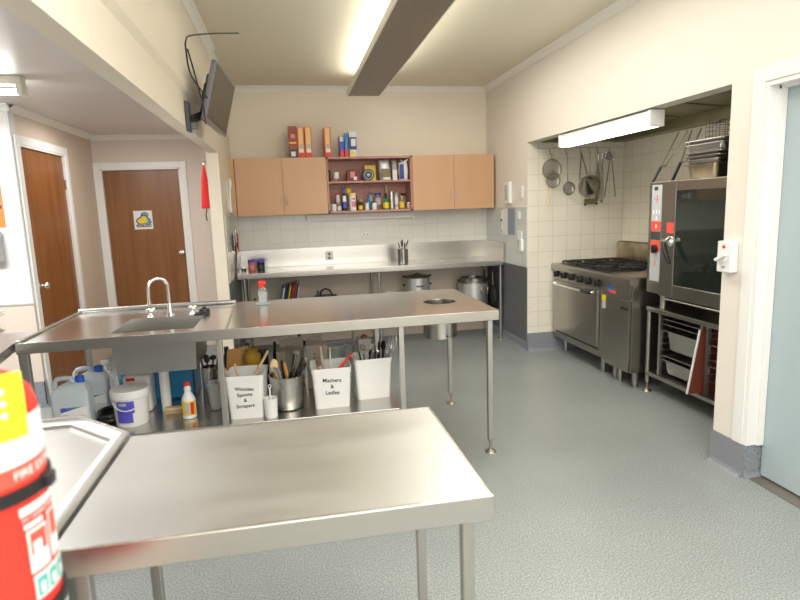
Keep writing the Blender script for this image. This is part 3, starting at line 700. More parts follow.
# fryer baskets leaning
def basket(label, pts, cage):
    o = thing('fryer_basket', label, 'basket', pts[0], 0, None)
    b = B(); A, Bm, Cc = [Vector(p) for p in pts]
    B().tube([A, A.lerp(Bm, .5), Bm], .011, 8).build('handle', BLACK, o)
    b.tube([Bm, Cc], .005, 6); off = Vector((0, -.10, .0)); b.tube([Bm + off * .6, Cc + off], .005, 6); b.tube([Bm, Bm + off * .6], .006, 6)
    b.build('support_wires', HOODM, o)
    g = B(); x0, x1, y0, y1, z0, z1 = cage
    def bar(p, q): g.tube([p, q], .0022, 4)
    n = 4
    for i in range(n + 1):
        u = i / n; y = y0 + (y1 - y0) * u; zz_ = z0 + (z1 - z0) * u; xx = x0 + (x1 - x0) * u
        bar((x0, y, z0), (x0, y, z1)); bar((x0, y0, zz_), (x0, y1, zz_)); bar((xx, y0, z0), (xx, y0, z1)); bar((xx, y0, z0), (xx, y1, z0)); bar((x1, y, z0), (x1, y, z1)); bar((x0, y0, zz_), (x1, y0, zz_)); bar((x0, y, z0), (x1, y, z0)); bar((x0, y1, zz_), (x1, y1, zz_))
    g.build('wire_cage', HOODM, o)
    return o
basket('fryer basket with black handle leaning beside the pan stack, left one', [at(652.5, 182, 4.02), at(661, 166.5, 4.0), at(679, 132, 3.92)], (3.04, 3.22, 3.72, 3.86, 1.93, 2.06))
basket('fryer basket with black handle leaning against the pan stack, right one', [at(672, 181.5, 3.93), at(681, 162, 3.88), at(692, 130, 3.86)], (3.04, 3.22, 3.50, 3.64, 1.94, 2.08))
# hood
t = thing('range_hood', 'dark grimy steel extraction canopy inside the cooking niche', 'hood', (2.9, 4.15, 2.1))
b = B(); b.box(XR + .1205, XR + .14, NY0 + .002, NY1 - .014, 2.114, 2.75); b.prism([(2.491, 2.24), (2.491, 2.27), (3.395, 2.21), (3.395, 2.18)], NY0 + .002, NY1 - .014, axis='y'); b.build('canopy', HOODM, t, smooth=0)
b = B(); b.box(3.26, 3.395, NY0 + .002, NY1 - .014, 2.10, 2.20, .006); b.box(2.49, 3.395, NY1 - .10, NY1 - .014, 2.105, 2.17, .006); b.build('gutter', HOODM, t)
for i in range(5):
    y = 2.9 + i * .5; b = B(); b.hexa([(2.60, y, 2.222), (3.22, y, 2.18), (3.22, y + .46, 2.18), (2.60, y + .46, 2.222), (2.60, y, 2.235), (3.22, y, 2.192), (3.22, y + .46, 2.192), (2.60, y + .46, 2.235)]); b.build('grease_filter', HOODM, t, smooth=0)
# ================================================================== THINGS ON THE WALLS
# television
t = thing('television', 'grey flat television tilted down on a wall arm from the left beam', 'television', (-.42, 4.2, 2.27))
A, Bp, Cc, D = Vector((-.378, 3.9, 2.467)), Vector((-.475, 3.9, 2.102)), Vector((-.333, 4.6, 2.446)), Vector((-.426, 4.6, 2.089))
u = ((Cc - A) + (D - Bp)).normalized(); v = (A - Bp); v = (v - u * v.dot(u)).normalized(); n = u.cross(v); n = n if n.x > 0 else -n
c0 = (A + Bp + Cc + D) / 4
TM = Matrix((( u.x, v.x, n.x, c0.x), (u.y, v.y, n.y, c0.y), (u.z, v.z, n.z, c0.z), (0, 0, 0, 1)))
hw, hh_ = .352, .188
b = B(); b.T = TM; b.box(-hw, hw, -hh_, hh_, -.035, 0, .006); b.build('bezel', BEZEL, t)
b = B(); b.T = TM; b.box(-hw + .018, hw - .018, -hh_ + .026, hh_ - .016, -.002, .0008); b.build('screen_surround', BLACK, t)
b = B(); b.T = TM; b.box(-hw + .026, hw - .026, -hh_ + .034, hh_ - .024, -.002, .0014); b.build('screen', SCREEN, t)
b = B(); b.T = TM; b.box(-.24, .24, -.14, .12, -.075, -.035, .012); b.build('back_cover', DGREY, t)
t = thing('wall_bracket', 'black articulated wall bracket carrying the television on the beam', 'bracket', (XL + .03, 3.88, 2.12))
b = B(); b.box(XL + .023 - .022, XL + .026, 3.84, 3.92, 2.035, 2.215, .004); b.build('wall_plate', DGREY, t)
mt_ = TM @ Vector((-.16, 0, -.10))
e1 = Vector((-.47, mt_.y - .05, 2.235))
b = B(); b.hexa([(XL + .03, 3.86, 2.08), (XL + .03, 3.90, 2.08), (e1.x, e1.y + .02, 2.155), (e1.x, e1.y - .02, 2.155), (XL + .03, 3.86, 2.13), (XL + .03, 3.90, 2.13), (e1.x, e1.y + .02, 2.20), (e1.x, e1.y - .02, 2.20)]); b.build('arm', BLACK, t)
B().cyl((e1.x, e1.y, 2.14), (e1.x, e1.y, 2.275), .022, 14).build('swivel', DGREY, t)
b = B(); b.tube([e1, TM @ Vector((-.14, 0, -.085))], .02, 8); b.T = TM; b.box(-.20, -.08, -.06, .06, -.088, -.076, .002); b.build('mount_plate', BLACK, t)
b = B(); b.box(XL + .026, XL + .06, 3.86, 3.90, 2.05, 2.09, .004); b.build('hinge_block', GREYP, t)
def cable(pts, r=.005, m=BLACK, sub=6):
    P = [Vector(p) for p in pts]; out = []
    for i in range(len(P) - 1):
        p0, p1, p2, p3 = P[max(i - 1, 0)], P[i], P[i + 1], P[min(i + 2, len(P) - 1)]
        for k in range(sub):
            s = k / sub; out.append(.5 * ((2 * p1) + (p2 - p0) * s + (2 * p0 - 5 * p1 + 4 * p2 - p3) * s * s + (3 * p1 - p0 - 3 * p2 + p3) * s ** 3))
    out.append(P[-1]); return B().tube(out, r, 6)
top = Vector((-.545, 3.70, 2.50))
w1 = cable([(-.455, 3.90, 2.24), at(191, 75, 3.8), at(186, 50, 3.7), at(186, 40, 3.72), at(191, 35.5, 3.85), at(215, 33.5, 4.2), at(240, 33, 4.8), at(262, 31, 5.0)]).build('cable', BLACK); tag(w1, 'black cable rising from the television to the kitchen ceiling, upper strand', 'cable')
w2 = cable([at(206, 124, 3.86), at(203, 105, 3.86), at(199, 90, 3.84), at(193, 68, 3.8), at(187.5, 49, 3.72)]).build('cable', BLACK); tag(w2, 'thin black cable running from behind the television down its lower edge', 'cable')
# isolator
t = thing('isolator_switch', 'white isolator switch box with red dot on the pillar beside the oven', 'switch', (XR - .03, 2.72, 1.2))
b = B(); b.box(XR - .050, XR - .001, 2.685, 2.785, 1.118, 1.286, .006); b.build('box', WPL, t)
b = B(); b.T = Matrix.Translation((XR - .050, 2.735, 1.256)) @ Matrix.Rotation(-PI / 2, 4, 'Y'); b.lathe([(.0095, 0), (.0095, .003), (0, .003)], 14); b.build('indicator', RED, t)
b = B(); b.T = Matrix.Translation((XR - .050, 2.738, 1.200)) @ Matrix.Rotation(-PI / 2, 4, 'Y') @ Matrix.Rotation(math.radians(25), 4, 'Z'); b.lathe([(.03, 0), (.03, .006), (.026, .008), (0, .008)], 20); b.box(-.008, .008, -.042, .042, .006, .026, .003); b.build('switch_lever', WPL, t)
text('marking', 'OFF', .018, TXT, t, face_x(XR - .0505, 2.735, 1.138))
def flat(name, label, cat, y0, y1, z0, z1, m, th=.01, x=XR, bev=.002, group=None):
    o = B().box(x - th, x, y0, y1, z0, z1, bev).build(name, m); return tag(o, label, cat, group)
t = thing('light_switch', 'large white switch unit on the cream wall right of the cabinets', 'switch', (XR, 5.98, 1.64))
B().box(XR - .035, XR, 5.90, 6.07, 1.525, 1.755, .006).build('cover', WPL, t); B().box(XR - .040, XR - .035, 5.95, 6.02, 1.56, 1.72, .003).build('rocker', LGREY, t)
t = thing('light_switch', 'slim white light switch near the corner of the tiled niche', 'switch', (XR, 5.63, 1.63))
B().box(XR - .010, XR, 5.595, 5.672, 1.575, 1.695, .003).build('plate', WPL, t); B().box(XR - .016, XR - .010, 5.625, 5.64, 1.61, 1.64, .001).build('rocker', LGREY, t)
xw = XR - .0085
flat('notice_sheet', 'blue-grey printed notice on the tiles right of the wall bench', 'notice', 5.80, 6.00, 1.19, 1.475, mat('blue_grey_card', (.28, .32, .38), .5), .003, xw)
flat('paper_sheet', 'pale paper sheet taped beside the blue-grey notice', 'notice', 6.01, 6.13, 1.19, 1.47, PAPER, .002, xw)
t = thing('wall_thermometer', 'thin white wall thermometer with dark bulb left of the paper sheet', 'thermometer', (xw, 6.17, 1.33))
B().box(xw - .008, xw, 6.145, 6.195, 1.20, 1.455, .002).build('scale', PAPER, t); B().ball((xw - .010, 6.17, 1.345), .014).build('bulb', DGREY, t); B().box(xw - .011, xw - .008, 6.16, 6.18, 1.21, 1.225).build('marking', DGREY, t)
flat('power_socket', 'small white hook plate high beside the blue-grey notice', 'hook', 5.65, 5.71, 1.36, 1.44, WPL, .012, xw)
o = flat('power_socket', 'white socket plate on the grey tiles just above the bench end', 'socket', 5.60, 5.71, 1.145, 1.24, WPL, .012, xw)
b = B(); b.box(xw - .03, xw, 5.57, 5.615, 1.035, 1.158, .004); tag(b.build('soap_holder', WPL), 'small upright white holder below the white socket plate', 'holder')
o = thing('wall_outlet', 'white double outlet on the back tiles above the long splashback', 'outlet', (.86, YB - .009, 1.225))
B().box(.805, .915, YB - .018, YB - .0085, 1.195, 1.25, .002).build('plate', WPL, o); B().box(.83, .85, YB - .0195, YB - .018, 1.21, 1.235).build('socket_slot', LGREY, o); B().box(.87, .89, YB - .0195, YB - .018, 1.21, 1.235).build('socket_slot', LGREY, o)
o = thing('steel_outlet', 'round-edged steel outlet plate on the splashback above the bench', 'outlet', (.425, YB - .021, 1.0))
yb_ = YB - .0215
B().box(.385, .468, yb_ - .008, yb_, .948, 1.052, .004).build('plate', STEEL_DK, o)
for z in (.975, 1.02): B().cyl((.426, yb_ - .011, z), (.426, yb_ - .008, z), .016, 12).build('socket_hole', DGREY, o)
# phone and utensils on the left end wall
t = thing('wall_phone', 'white curved wall telephone handset on the left end wall', 'telephone', (XL + .03, 6.05, 1.7))
b = B(); b.box(XL + .001, XL + .012, 5.99, 6.07, 1.56, 1.84, .004); b.build('base', WPL, t)
b = B(); b.tube([(XL + .03, 6.03, 1.86), (XL + .036, 6.03, 1.82), (XL + .026, 6.03, 1.74), (XL + .022, 6.03, 1.64), (XL + .022, 6.03, 1.56), (XL + .020, 6.03, 1.53)], [.012, .017, .010, .010, .014, .012], 10); b.build('handset', WPL, t)
t = thing('knife_rack', 'slim magnetic rack on the left end wall holding dark utensils', 'rack', (XL + .02, 6.15, 1.50))
B().box(XL + .010, XL + .024, 5.78, 6.50, 1.49, 1.53, .002).build('bar', STEEL_DK, t)
hang = [(5.86, .34, BLACK, 'black turner hanging first on the left wall rack, nearest the column', 'turner'), (5.97, .30, STEEL_DK, 'steel knife hanging second from the column on the left wall rack', 'knife'), (6.09, .37, BLACK, 'long black-handled knife hanging midway along the left wall rack', 'knife'), (6.2, .28, STEEL, 'bright steel palette knife hanging on the left wall rack', 'knife'), (6.31, .34, BLACK, 'black ladle hanging toward the back of the left wall rack', 'ladle'), (6.42, .38, RED, 'red-handled scissors hanging last on the left wall rack', 'scissors')]
for y, L_, m, l, c in hang:
    o = thing('hanging_utensil', l, c, (XL + .03, y, 1.5), 0)
    B().box(XL + .0245, XL + .028, y - .022, y + .022, 1.5 - L_ * .55, 1.53, .001).build('blade', STEEL_DK, o)
    B().box(XL + .020 + .0045, XL + .042, y - .016, y + .016, 1.5 - L_, 1.5 - L_ * .52, .005).build('handle', m, o)
# red umbrella and strap in the left room passage
t = thing('folded_umbrella', 'red folded cloth with black cord hanging behind the column', 'umbrella', (-.735, 5.62, 1.8))
b = B(); b.lathe([(0, .395), (.010, .38), (.030, .25), (.045, .05), (.048, .01), (.040, .0), (0, .0)], 12, (-.738, 5.6, 1.575), 1, .8); b.build('cloth', FABRED, t)
cable([(-.750, 5.6, 1.61), (-.742, 5.6, 1.56), (-.752, 5.6, 1.52), (-.746, 5.6, 1.46)], .005).build('cord', BLACK, t)
B().tube([(-.738, 5.6, 1.968), (-.738, 5.6, 1.99), (-.72, 5.6, 1.995), (-.696, 5.6, 1.995)], .004, 6).build('hook', CHROME, t)
# door poster
t = thing('door_poster', 'square white sticker with yellow cloud shape on the rear brown door', 'poster', (-1.60, 6.944, 1.48))
py = 6.944
c = at(143.3, 220, py); S_ = .098
B().box(c.x - S_, c.x + S_, py - .0012, py, c.z - S_ - .005, c.z + S_ + .005).build('paper', PAPER, t)
def blob(name, pts, m, dy):
    b = B(); b.prism([(c.x + a * S_, c.z + d * S_) for a, d in pts], py - .0012 - dy, py - .0012 - dy + .0008, axis='y'); return b.build(name, m, t, smooth=0)
def circ(cx, cz, r, ry=None, n=20): return [(cx + r * math.cos(2 * PI * i / n), cz + (ry or r) * math.sin(2 * PI * i / n)) for i in range(n)]
blob('teal_outline', circ(.2, .55, .42, .34), NAVY, .0006); blob('pale_blue_patch', circ(.22, .55, .33, .26), mat('pale_teal_print', (.16, .42, .50), .5), .0012)
blob('dark_outline', [(-.82, -.1), (-.6, .22), (-.3, .35), (-.15, .6), (.3, .62), (.5, .3), (.75, .1), (.88, -.25), (.8, -.45), (-.6, -.45)], NAVY, .0018)
blob('teal_patch', [(.45, .1), (.7, 0), (.82, -.3), (.45, -.42), (.2, -.4)], TEALM, .0024)
blob('yellow_shape', [(-.68, -.1), (-.5, .12), (-.2, .25), (-.05, .45), (.25, .46), (.45, .2), (.5, -.1), (.3, -.32), (-.1, -.40), (-.45, -.38)], YEL, .003)
blob('black_band', [(-.78, -.80), (.82, -.80), (.82, -.48), (-.78, -.48)], DGREY, .0018)
text('lettering', 'Cool Room', .040, PAPER, t, face_y(c.x + .002, py - .0036, c.z - .072))
# orange notice and soap dispenser on the left tiles
py = YT
o = tag(B().box(-2.42, -2.178, py - .003, py - .0005, 1.475, 1.865).build('orange_notice', ORANGE), 'orange paper notice on the white tiles at the left frame edge', 'notice')
B().box(-2.40, -2.19, py - .0036, py - .003, 1.62, 1.65).build('printed_line', DGREY, o)
t = thing('soap_dispenser', 'grey wall dispenser on the white tiles under the orange notice', 'dispenser', (-2.30, py - .05, 1.33))
b = B(); b.box(-2.42, -2.207, py - .10, py - .0005, 1.205, 1.462, .03, 4); b.build('cover', LGREY, t)
B().box(-2.40, -2.225, py - .103, py - .099, 1.24, 1.40, .002).build('front_panel', GREYP, t)
# ================================================================== FIRE EXTINGUISHER
ex, ey, er = -.452, .85, .085
zb = .765
t = thing('fire_extinguisher', 'red fire extinguisher with white band and yellow tag in the left foreground', 'extinguisher', (ex, ey, zb))
b = B(); b.lathe([(0, zb), (er - .01, zb), (er, zb + .012), (er, zb + .505), (er - .006, zb + .530), (er - .026, zb + .552), (.030, zb + .565), (.026, zb + .58), (0, zb + .58)], 40, (ex, ey, 0)); b.build('cylinder', REDEX, t)
V0 = math.radians(-63)
zt_ = 1.206
B().patch(er, V0 - 1.6, V0 + 1.6, zt_, zt_ + .062, .0010, 24, (ex, ey)).build('white_band', PAPER, t)
B().patch(er, V0 - 1.6, V0 + 1.6, 1.180, 1.2055, .0010, 24, (ex, ey)).build('red_band', STICKR, t)
MX = Matrix.Translation((ex, ey, 0))
text('lettering', 'FIRE EXTINGUISHER', .017, PAPER, t, MX @ Matrix.Translation((0, 0, 1.187)), .0002, (er + .0014, V0 + .50), 'LEFT')
for z in (1.166, .982): B().lathe([(er + .001, z - .009), (er + .006, z - .009), (er + .006, z + .009), (er + .001, z + .009), (er + .001, z - .009)], 40, (ex, ey, 0), caps=False).build('strap', RUBBER, t)
b = B(); b.box(ex + er - .01, ex + er + .014, ey - .01, ey + .012, 1.156, 1.176, .003); b.build('strap_buckle', BLACK, t)
def lb(a0, a1, z0, z1, m, th=.0016, n='label_print'): return B().patch(er, V0 + a0, V0 + a1, z0, z1, th, 6, (ex, ey)).build(n, m, t)
lb(.50, 1.45, 1.134, 1.146, PAPER); text('lettering', 'DRY CHEMICAL POWDER', .006, PAPER, t, MX @ Matrix.Translation((0, 0, 1.126)), .0002, (er + .0014, V0 + .52), 'LEFT')
lb(.54, .90, 1.114, 1.121, PAPER); lb(.56, .96, 1.048, 1.110, PAPER); lb(.60, .92, 1.074, 1.106, STICKR, .0022); lb(.64, .80, 1.056, 1.092, PAPER, .0028)
lb(1.02, 1.36, 1.05, 1.120, PAPER); lb(1.06, 1.30, 1.080, 1.116, STICKR, .0022)
lb(.58, 1.4, 1.006, 1.043, PAPER)
for k in range(3): lb(.62 + k * .25, .82 + k * .25, 1.010, 1.038, TEALM, .0022, 'class_symbol')
for k in range(3): lb(.67 + k * .25, .76 + k * .25, 1.014, 1.030, PAPER, .0028, 'class_symbol')
lb(.3, 1.4, .93, .965, PAPER)
B().lathe([(.028, 0), (.030, .01), (.030, .045), (.018, .055), (.018, .075), (0, .075)], 18, (ex, ey, zb + .565)).build('valve', CHROME, t)
b = B(); b.T = Matrix.Translation((ex, ey, zb + .615)) @ Matrix.Rotation(V0 + .95, 4, 'Z'); b.box(-.03, .062, -.012, .012, 0, .008, .002); b.build('lower_handle', CHROME, t)
b = B(); b.T = Matrix.Translation((ex, ey, zb + .63)) @ Matrix.Rotation(V0 + .95, 4, 'Z') @ Matrix.Rotation(-.15, 4, 'Y'); b.box(-.02, .066, -.012, .012, 0, .006, .002); b.build('squeeze_lever', CHROME, t)
b = B(); b.T = Matrix.Translation((ex, ey, 0)) @ Matrix.Rotation(V0 + .33, 4, 'Z')
b.box(er + .004, er + .006, -.050, .038, 1.246, 1.334, .0004); g = b.build('yellow_tag', YTAG, t)
b = B(); b.T = Matrix.Translation((ex, ey, 0)) @ Matrix.Rotation(V0 + .33, 4, 'Z')
for i in range(3): 
    for s in (0,): b.cyl((er + .0065, .012, 1.312 - i * .016), (er + .0063, .012, 1.312 - i * .016), .004, 10)
b.build('punched_hole', PAPER, g)
b = B(); b.T = Matrix.Translation((ex, ey, 0)) @ Matrix.Rotation(V0 + .33, 4, 'Z'); b.tube([(er + .005, .0, 1.328), (er - .02, 0, 1.345), (.02, 0, 1.35)], .0015, 5); b.build('tag_tie', WPL, g)
b = B(); b.box(-.535, ex - er * .6, ey - .04, ey + .04, 1.178, 1.198); b.box(-.535, -.45, ey - .05, ey + .05, zb - .012, zb - .001); b.build('wall_hook', BLACK, t)
# ================================================================== HANGING TOOLS IN THE NICHE
HY = NY1 - .03
b = B(); t = thing('utensil_rail', 'thin rail with hooks at the top of the niche side wall', 'rail', (2.9, HY + .01, 2.04))
b.cyl((2.45, HY + .018, 2.052), (3.36, HY + .018, 2.052), .0018, 6); b.build('rail', STEEL, t)
for x in (2.575, 2.745, 2.905, 3.0, 3.09, 3.22):
    B().tube([(x, HY + .014, 2.052), (x, HY + .012, 2.03), (x, HY + .005, 2.0), (x, HY - .008, 1.99), (x, HY - .014, 2.0)], .003, 5).build('hook', HOODM, t)
def sieve(label, x, z, r, hp, hm, rim=HOODM, y=HY, dep=.045):
    o = thing('strainer', label, 'strainer', (x, y, z))
    b = B(); b.tube([(x + r * math.cos(a), y - .02, z + r * math.sin(a)) for a in [2 * PI * i / 28 for i in range(28)]], .0045, 6, closed=True); b.build('rim', rim, o)
    b = B(); b.T = Matrix.Translation((x, y - .02, z)) @ Matrix.Rotation(-PI / 2, 4, 'X'); b.lathe([(r * math.cos(k * PI / 12), dep * .5 * math.sin(k * PI / 12)) for k in range(6)] + [(0, dep * .5)], 24, caps=False); b.build('mesh_bowl', MESH, o)
    p0, p1 = hp
    b = B(); b.tube([p0, p1], .0085 if hm is WOODP else .005, 8); b.build('handle', hm, o)
    return o
sieve('large round mesh strainer at the left end of the niche rail', 2.588, 1.845, .098, ((2.585, HY - .022, 1.945), (2.582, HY - .018, 2.0)), STEEL_DK)
sieve('smaller mesh strainer with pale wooden handle hanging below the large one', 2.592, 1.735, .072, ((2.578, HY - .030, 1.665), (2.535, HY - .025, 1.485)), WOODP, y=HY - .022)
sieve('long-handled wire skimmer hanging second from the left in the niche', 2.772, 1.655, .062, ((2.757, HY - .02, 1.715), (2.750, HY - .016, 2.0)), STEEL_DK)
t = thing('colander', 'conical steel strainer hanging point outward on the niche side wall', 'strainer', (2.98, HY, 1.68))
b = B(); b.T = Matrix.Translation((2.985, HY - .02, 1.675)) @ Matrix.Rotation(math.radians(65), 4, 'X') @ Matrix.Rotation(math.radians(-38), 4, 'Y')
b.lathe([(.108, 0), (.104, .012), (.085, .06), (.045, .13), (.012, .185), (0, .19)], 30, caps=False); b.build('cone', STEEL_DK, t)
b = B(); b.T = Matrix.Translation((2.985, HY - .02, 1.675)) @ Matrix.Rotation(math.radians(65), 4, 'X') @ Matrix.Rotation(math.radians(-38), 4, 'Y')
b.tube([(.108 * math.cos(2 * PI * i / 28), .108 * math.sin(2 * PI * i / 28), 0) for i in range(28)], .005, 6, closed=True); b.build('rim', HOODM, t)
b = B(); b.tube([(2.885, HY - .02, 1.74), (2.90, HY - .018, 1.99)], .006, 6); b.tube([(2.97, HY - .015, 1.79), (2.905, HY - .016, 1.99)], .005, 6); b.build('handle', HOODM, t)
t = thing('meat_press', 'small dark hinged press hanging below the conical strainer', 'press', (3.0, HY, 1.5))
b = B(); b.box(2.935, 3.075, HY - .03, HY - .012, 1.492, 1.545, .006); b.build('plate', HOODM, t)
b = B(); b.ball((2.945, HY - .03, 1.485), .011); b.build('knob', BLACK, t); b = B(); b.ball((3.07, HY - .03, 1.495), .011); b.build('knob', BLACK, t); B().cyl((3.0, HY - .016, 1.54), (3.0, HY - .01, 2.0), .003, 5).build('handle', STEEL_DK, t)
def wires(name, label, cat, x, z0, z1, w, n=5):
    o = thing(name, label, cat, (x, HY, z0)); b = B()
    for k in range(n):
        a = -1 + 2 * k / (n - 1); b.tube([(x + .004 * a, HY - .018, z1), (x + w * .3 * a, HY - .018, z1 - (z1 - z0) * .35), (x + w * .5 * a, HY - .018, z0 + .09), (x + w * .45 * a, HY - .016, z0 + .03), (x, HY - .016 - .01 * abs(a), z0)], .0045, 5)
    b.build('wires', CHROME, o); B().cyl((x, HY - .018, z1 - .05), (x, HY - .018, z1 + .01), .009, 8).build('handle', STEEL, o); return o
wires('whisk', 'narrow wire whisk hanging right of the conical strainer', 'whisk', 3.085, 1.52, 1.97, .05, 4)
wires('whisk', 'thin wire tongs hanging between whisk and potato masher', 'tongs', 3.13, 1.50, 1.98, .035, 3)
t = thing('potato_masher', 'tall wire masher with open triangular frame, last on the niche rail', 'masher', (3.22, HY, 1.56))
b = B(); b.tube([(3.215, HY - .016, 1.93), (3.165, HY - .016, 1.56), (3.285, HY - .016, 1.56), (3.235, HY - .016, 1.93)], .005, 6); b.build('frame', STEEL_DK, t)
b = B()
for k in range(5): b.tube([(3.215 + .055 * math.cos(a + k * .6), HY - .018 - .012 * math.sin(a + k), 1.965 + .04 * math.sin(a * 1.0)) for a in [2 * PI * i / 10 for i in range(10)]], .004, 4, closed=True)
b.build('wire_coils', CHROME, t)
# ================================================================== BOXES ON THE CABINETS
TZ = 2.0855
def carton(label, cat, x0, x1, z1, m, dep=.19, y0=6.43, bits=(), group='packets on top of the cabinets', z0=TZ, name='food_box'):
    o = thing(name, label, cat, ((x0 + x1) / 2, y0 + dep / 2, z0), 0, group)
    B().box(x0, x1, y0, y0 + dep, z0, z1, .0015).build('carton', m, o)
    for q_, (n_, a, c_, zz0, zz1, mm) in enumerate(bits):
        w_ = x1 - x0; h_ = z1 - z0; B().box(x0 + a * w_, x0 + c_ * w_, y0 - .0012 - q_ * .0006, y0 - .0001, z0 + zz0 * h_, z0 + zz1 * h_).build(n_, mm, o)
    return o
carton('brown-red tall carton, leftmost on the cabinets', 'box', .042, .134, 2.415, BROWNR, bits=[('dark_patch', .05, .98, 0, .27, DGREY), ('pale_badge', .25, .75, .05, .2, PAPER), ('gold_print', .1, .9, .45, .5, YEL), ('pale_print', .3, .8, .62, .75, PINKT)])
cb = [('pale_panel', .16, .84, .27, .98, CEREALY), ('white_panel', .16, .84, .17, .28, PAPER), ('blue_print', .25, .75, .3, .44, LGREY), ('red_print', .16, .84, .03, .15, RED)]
carton('orange cereal box beside the brown-red carton, left of the pair', 'box', .138, .209, 2.405, CEREALR, bits=cb)
carton('orange cereal box, right of the pair beside the brown-red carton', 'box', .216, .290, 2.405, CEREALR, bits=cb)
o = carton('orange cereal box standing alone, its orange side showing', 'box', .424, .494, 2.400, CEREALR, bits=cb)
o.rotation_euler = (0, 0, 0)
B().box(.4228, .4238, 6.44, 6.61, TZ + .01, 2.395).build('orange_side', ORANGE, o); 
carton('small violet and red carton behind the blue one, left of the white tub', 'box', .586, .632, 2.305, VIOLET, .14, bits=[('red_print', 0, 1, 0, .3, RED), ('pale_print', .1, .9, .75, .98, PAPER)])
carton('blue carton with red base next to the blue and white carton', 'box', .640, .676, 2.335, LBLUE, .10, 6.41, bits=[('red_print', 0, 1, 0, .3, RED)])
carton('blue and white carton, rightmost on the cabinets', 'box', .690, .768, 2.350, PAPER, .12, 6.41, bits=[('blue_band', 0, 1, .28, .78, NAVY), ('white_disc', .25, .9, .42, .72, PAPER), ('yellow_print', .05, .7, .04, .22, YEL)])
# ================================================================== SHELF CONTENTS
G1 = 'packets on the upper open shelf'; G2 = 'bottles and jars on the lower open shelf'
US, LS = 1.8265, 1.5065
def jar(name, label, cat, x, z0, r, h, m, cap=None, band=None, y=6.50, neck=None, group=G2, seg=16):
    o = thing(name, label, cat, (x, y, z0), 0, group)
    if neck: prof = [(0, 0), (r, 0), (r, h * neck[0]), (r * .9, h * (neck[0] + .06)), (neck[1], h * (neck[0] + .17)), (neck[1], h), (0, h)]
    else: prof = [(0, 0), (r * .96, 0), (r, h * .04), (r, h * .96), (r * .95, h), (0, h)]
    B().lathe(prof, seg, (x, y, z0)).build('body', m, o)
    if cap: rr = (neck[1] if neck else r) * 1.06; B().lathe([(0, h - cap[1]), (rr, h - cap[1]), (rr, h + .001), (0, h + .002)], seg, (x, y, z0)).build('cap', cap[0], o)
    if band: B().lathe([(r + .0008, h * band[1]), (r + .0012, h * band[1]), (r + .0012, h * band[2]), (r + .0008, h * band[2])], seg, (x, y, z0), caps=False).build('label', band[0], o)
    return o
jar('black_bottle', 'thin black bottle at the left end of the upper shelf', 'bottle', .466, US, .013, .13, BLACK, group=G1)
jar('white_jar', 'white jar with glass base on the upper shelf, left of the maroon box', 'jar', .535, US, .030, .10, GLASS, (WPL, .065), group=G1)
carton('maroon box with pale print lying on the upper shelf', 'box', .655, .80, 1.948, MAROON, .10, 6.47, bits=[('pale_print', .25, .6, .3, .85, PINKT), ('pale_ring', .5, .75, .1, .4, PAPER)], z0=US, group=G1)
carton('yellow square carton behind the round tin on the upper shelf', 'box', .865, .990, 2.0, YEL, .06, 6.56, z0=US, group=G1)
t = thing('round_tin', 'round tin with black and grey lid standing on edge on the upper shelf', 'tin', (.897, 6.52, US), 0, G1)
b = B(); b.cyl((.897, 6.50, US + .066), (.897, 6.555, US + .066), .065, 28); b.build('body', GREYP, t)
for r_, m_, d_ in ((.062, BLACK, .001), (.050, LGREY, .002), (.042, BLACK, .003), (.018, LGREY, .004)): B().cyl((.897, 6.50 - d_, US + .066), (.897, 6.5005 - d_, US + .066), r_, 28).build('lid_ring', m_, t)
def bag(label, x0, x1, z1, m, bits, y=6.47, lean=0):
    o = thing('food_bag', label, 'bag', ((x0 + x1) / 2, y, US), 0, G1); w_ = x1 - x0; h_ = z1 - US
    b = B(); nz = 8; vs = []
    for k in range(nz + 1):
        s = k / nz; th = .040 * math.sin(PI * min(1, .15 + s * .85)) ** .7 + .004; hw_ = w_ / 2 * (1 - .08 * math.sin(s * 9)); cx = (x0 + x1) / 2 + lean * s
        vs.append([b.b.verts.new((cx + hw_ * math.cos(a) * (abs(math.cos(a)) ** -.4 if abs(math.cos(a)) > .05 else 1), y + th * math.sin(a), US + h_ * s)) for a in [2 * PI * i / 16 for i in range(16)]])
    for p, q in zip(vs, vs[1:]):
        for i in range(16): b.b.faces.new((p[i], p[(i + 1) % 16], q[(i + 1) % 16], q[i]))
    b.b.faces.new(vs[0][::-1]); b.b.faces.new(vs[-1]); b.build('bag_body', m, o)
    for n_, a, c_, s0, s1, mm in bits: B().box(x0 + a * w_ + lean * (s0 + s1) / 2, x0 + c_ * w_ + lean * (s0 + s1) / 2, y - .046, y - .042, US + s0 * h_, US + s1 * h_).build(n_, mm, o)
    return o
bag('silver-white food bag with brown window, upper shelf', 1.015, 1.145, 2.052, mat('silver_foil', (.55, .55, .55), .35, .4, noise=.3), [('brown_window', .15, .95, .15, .55, mat('olive_brown', (.22, .17, .08), .5)), ('white_label', .3, .9, .03, .14, PAPER)], lean=-.012)
bag('thin crumpled clear-wrapped packet between the two bags, upper shelf', 1.160, 1.225, 2.055, mat('pale_wrap', (.50, .48, .42), .35, noise=.3), [('pale_label', .1, .9, .0, .5, PAPER)], y=6.52)
bag('white bag with navy stripe and knotted top, upper shelf', 1.235, 1.338, 2.02, PAPER, [('navy_stripe', .05, .5, .05, .88, NAVY)])
o = [x for x in bpy.data.objects if x.get('label') == 'white bag with navy stripe and knotted top, upper shelf'][0]
b = B(); b.tube([(1.285, 6.46, 2.0), (1.31, 6.45, 2.03), (1.342, 6.45, 2.052)], [.012, .014, .008], 8); b.tube([(1.285, 6.46, 2.01), (1.26, 6.45, 2.045)], [.01, .007], 8); b.build('knot', PAPER, o)
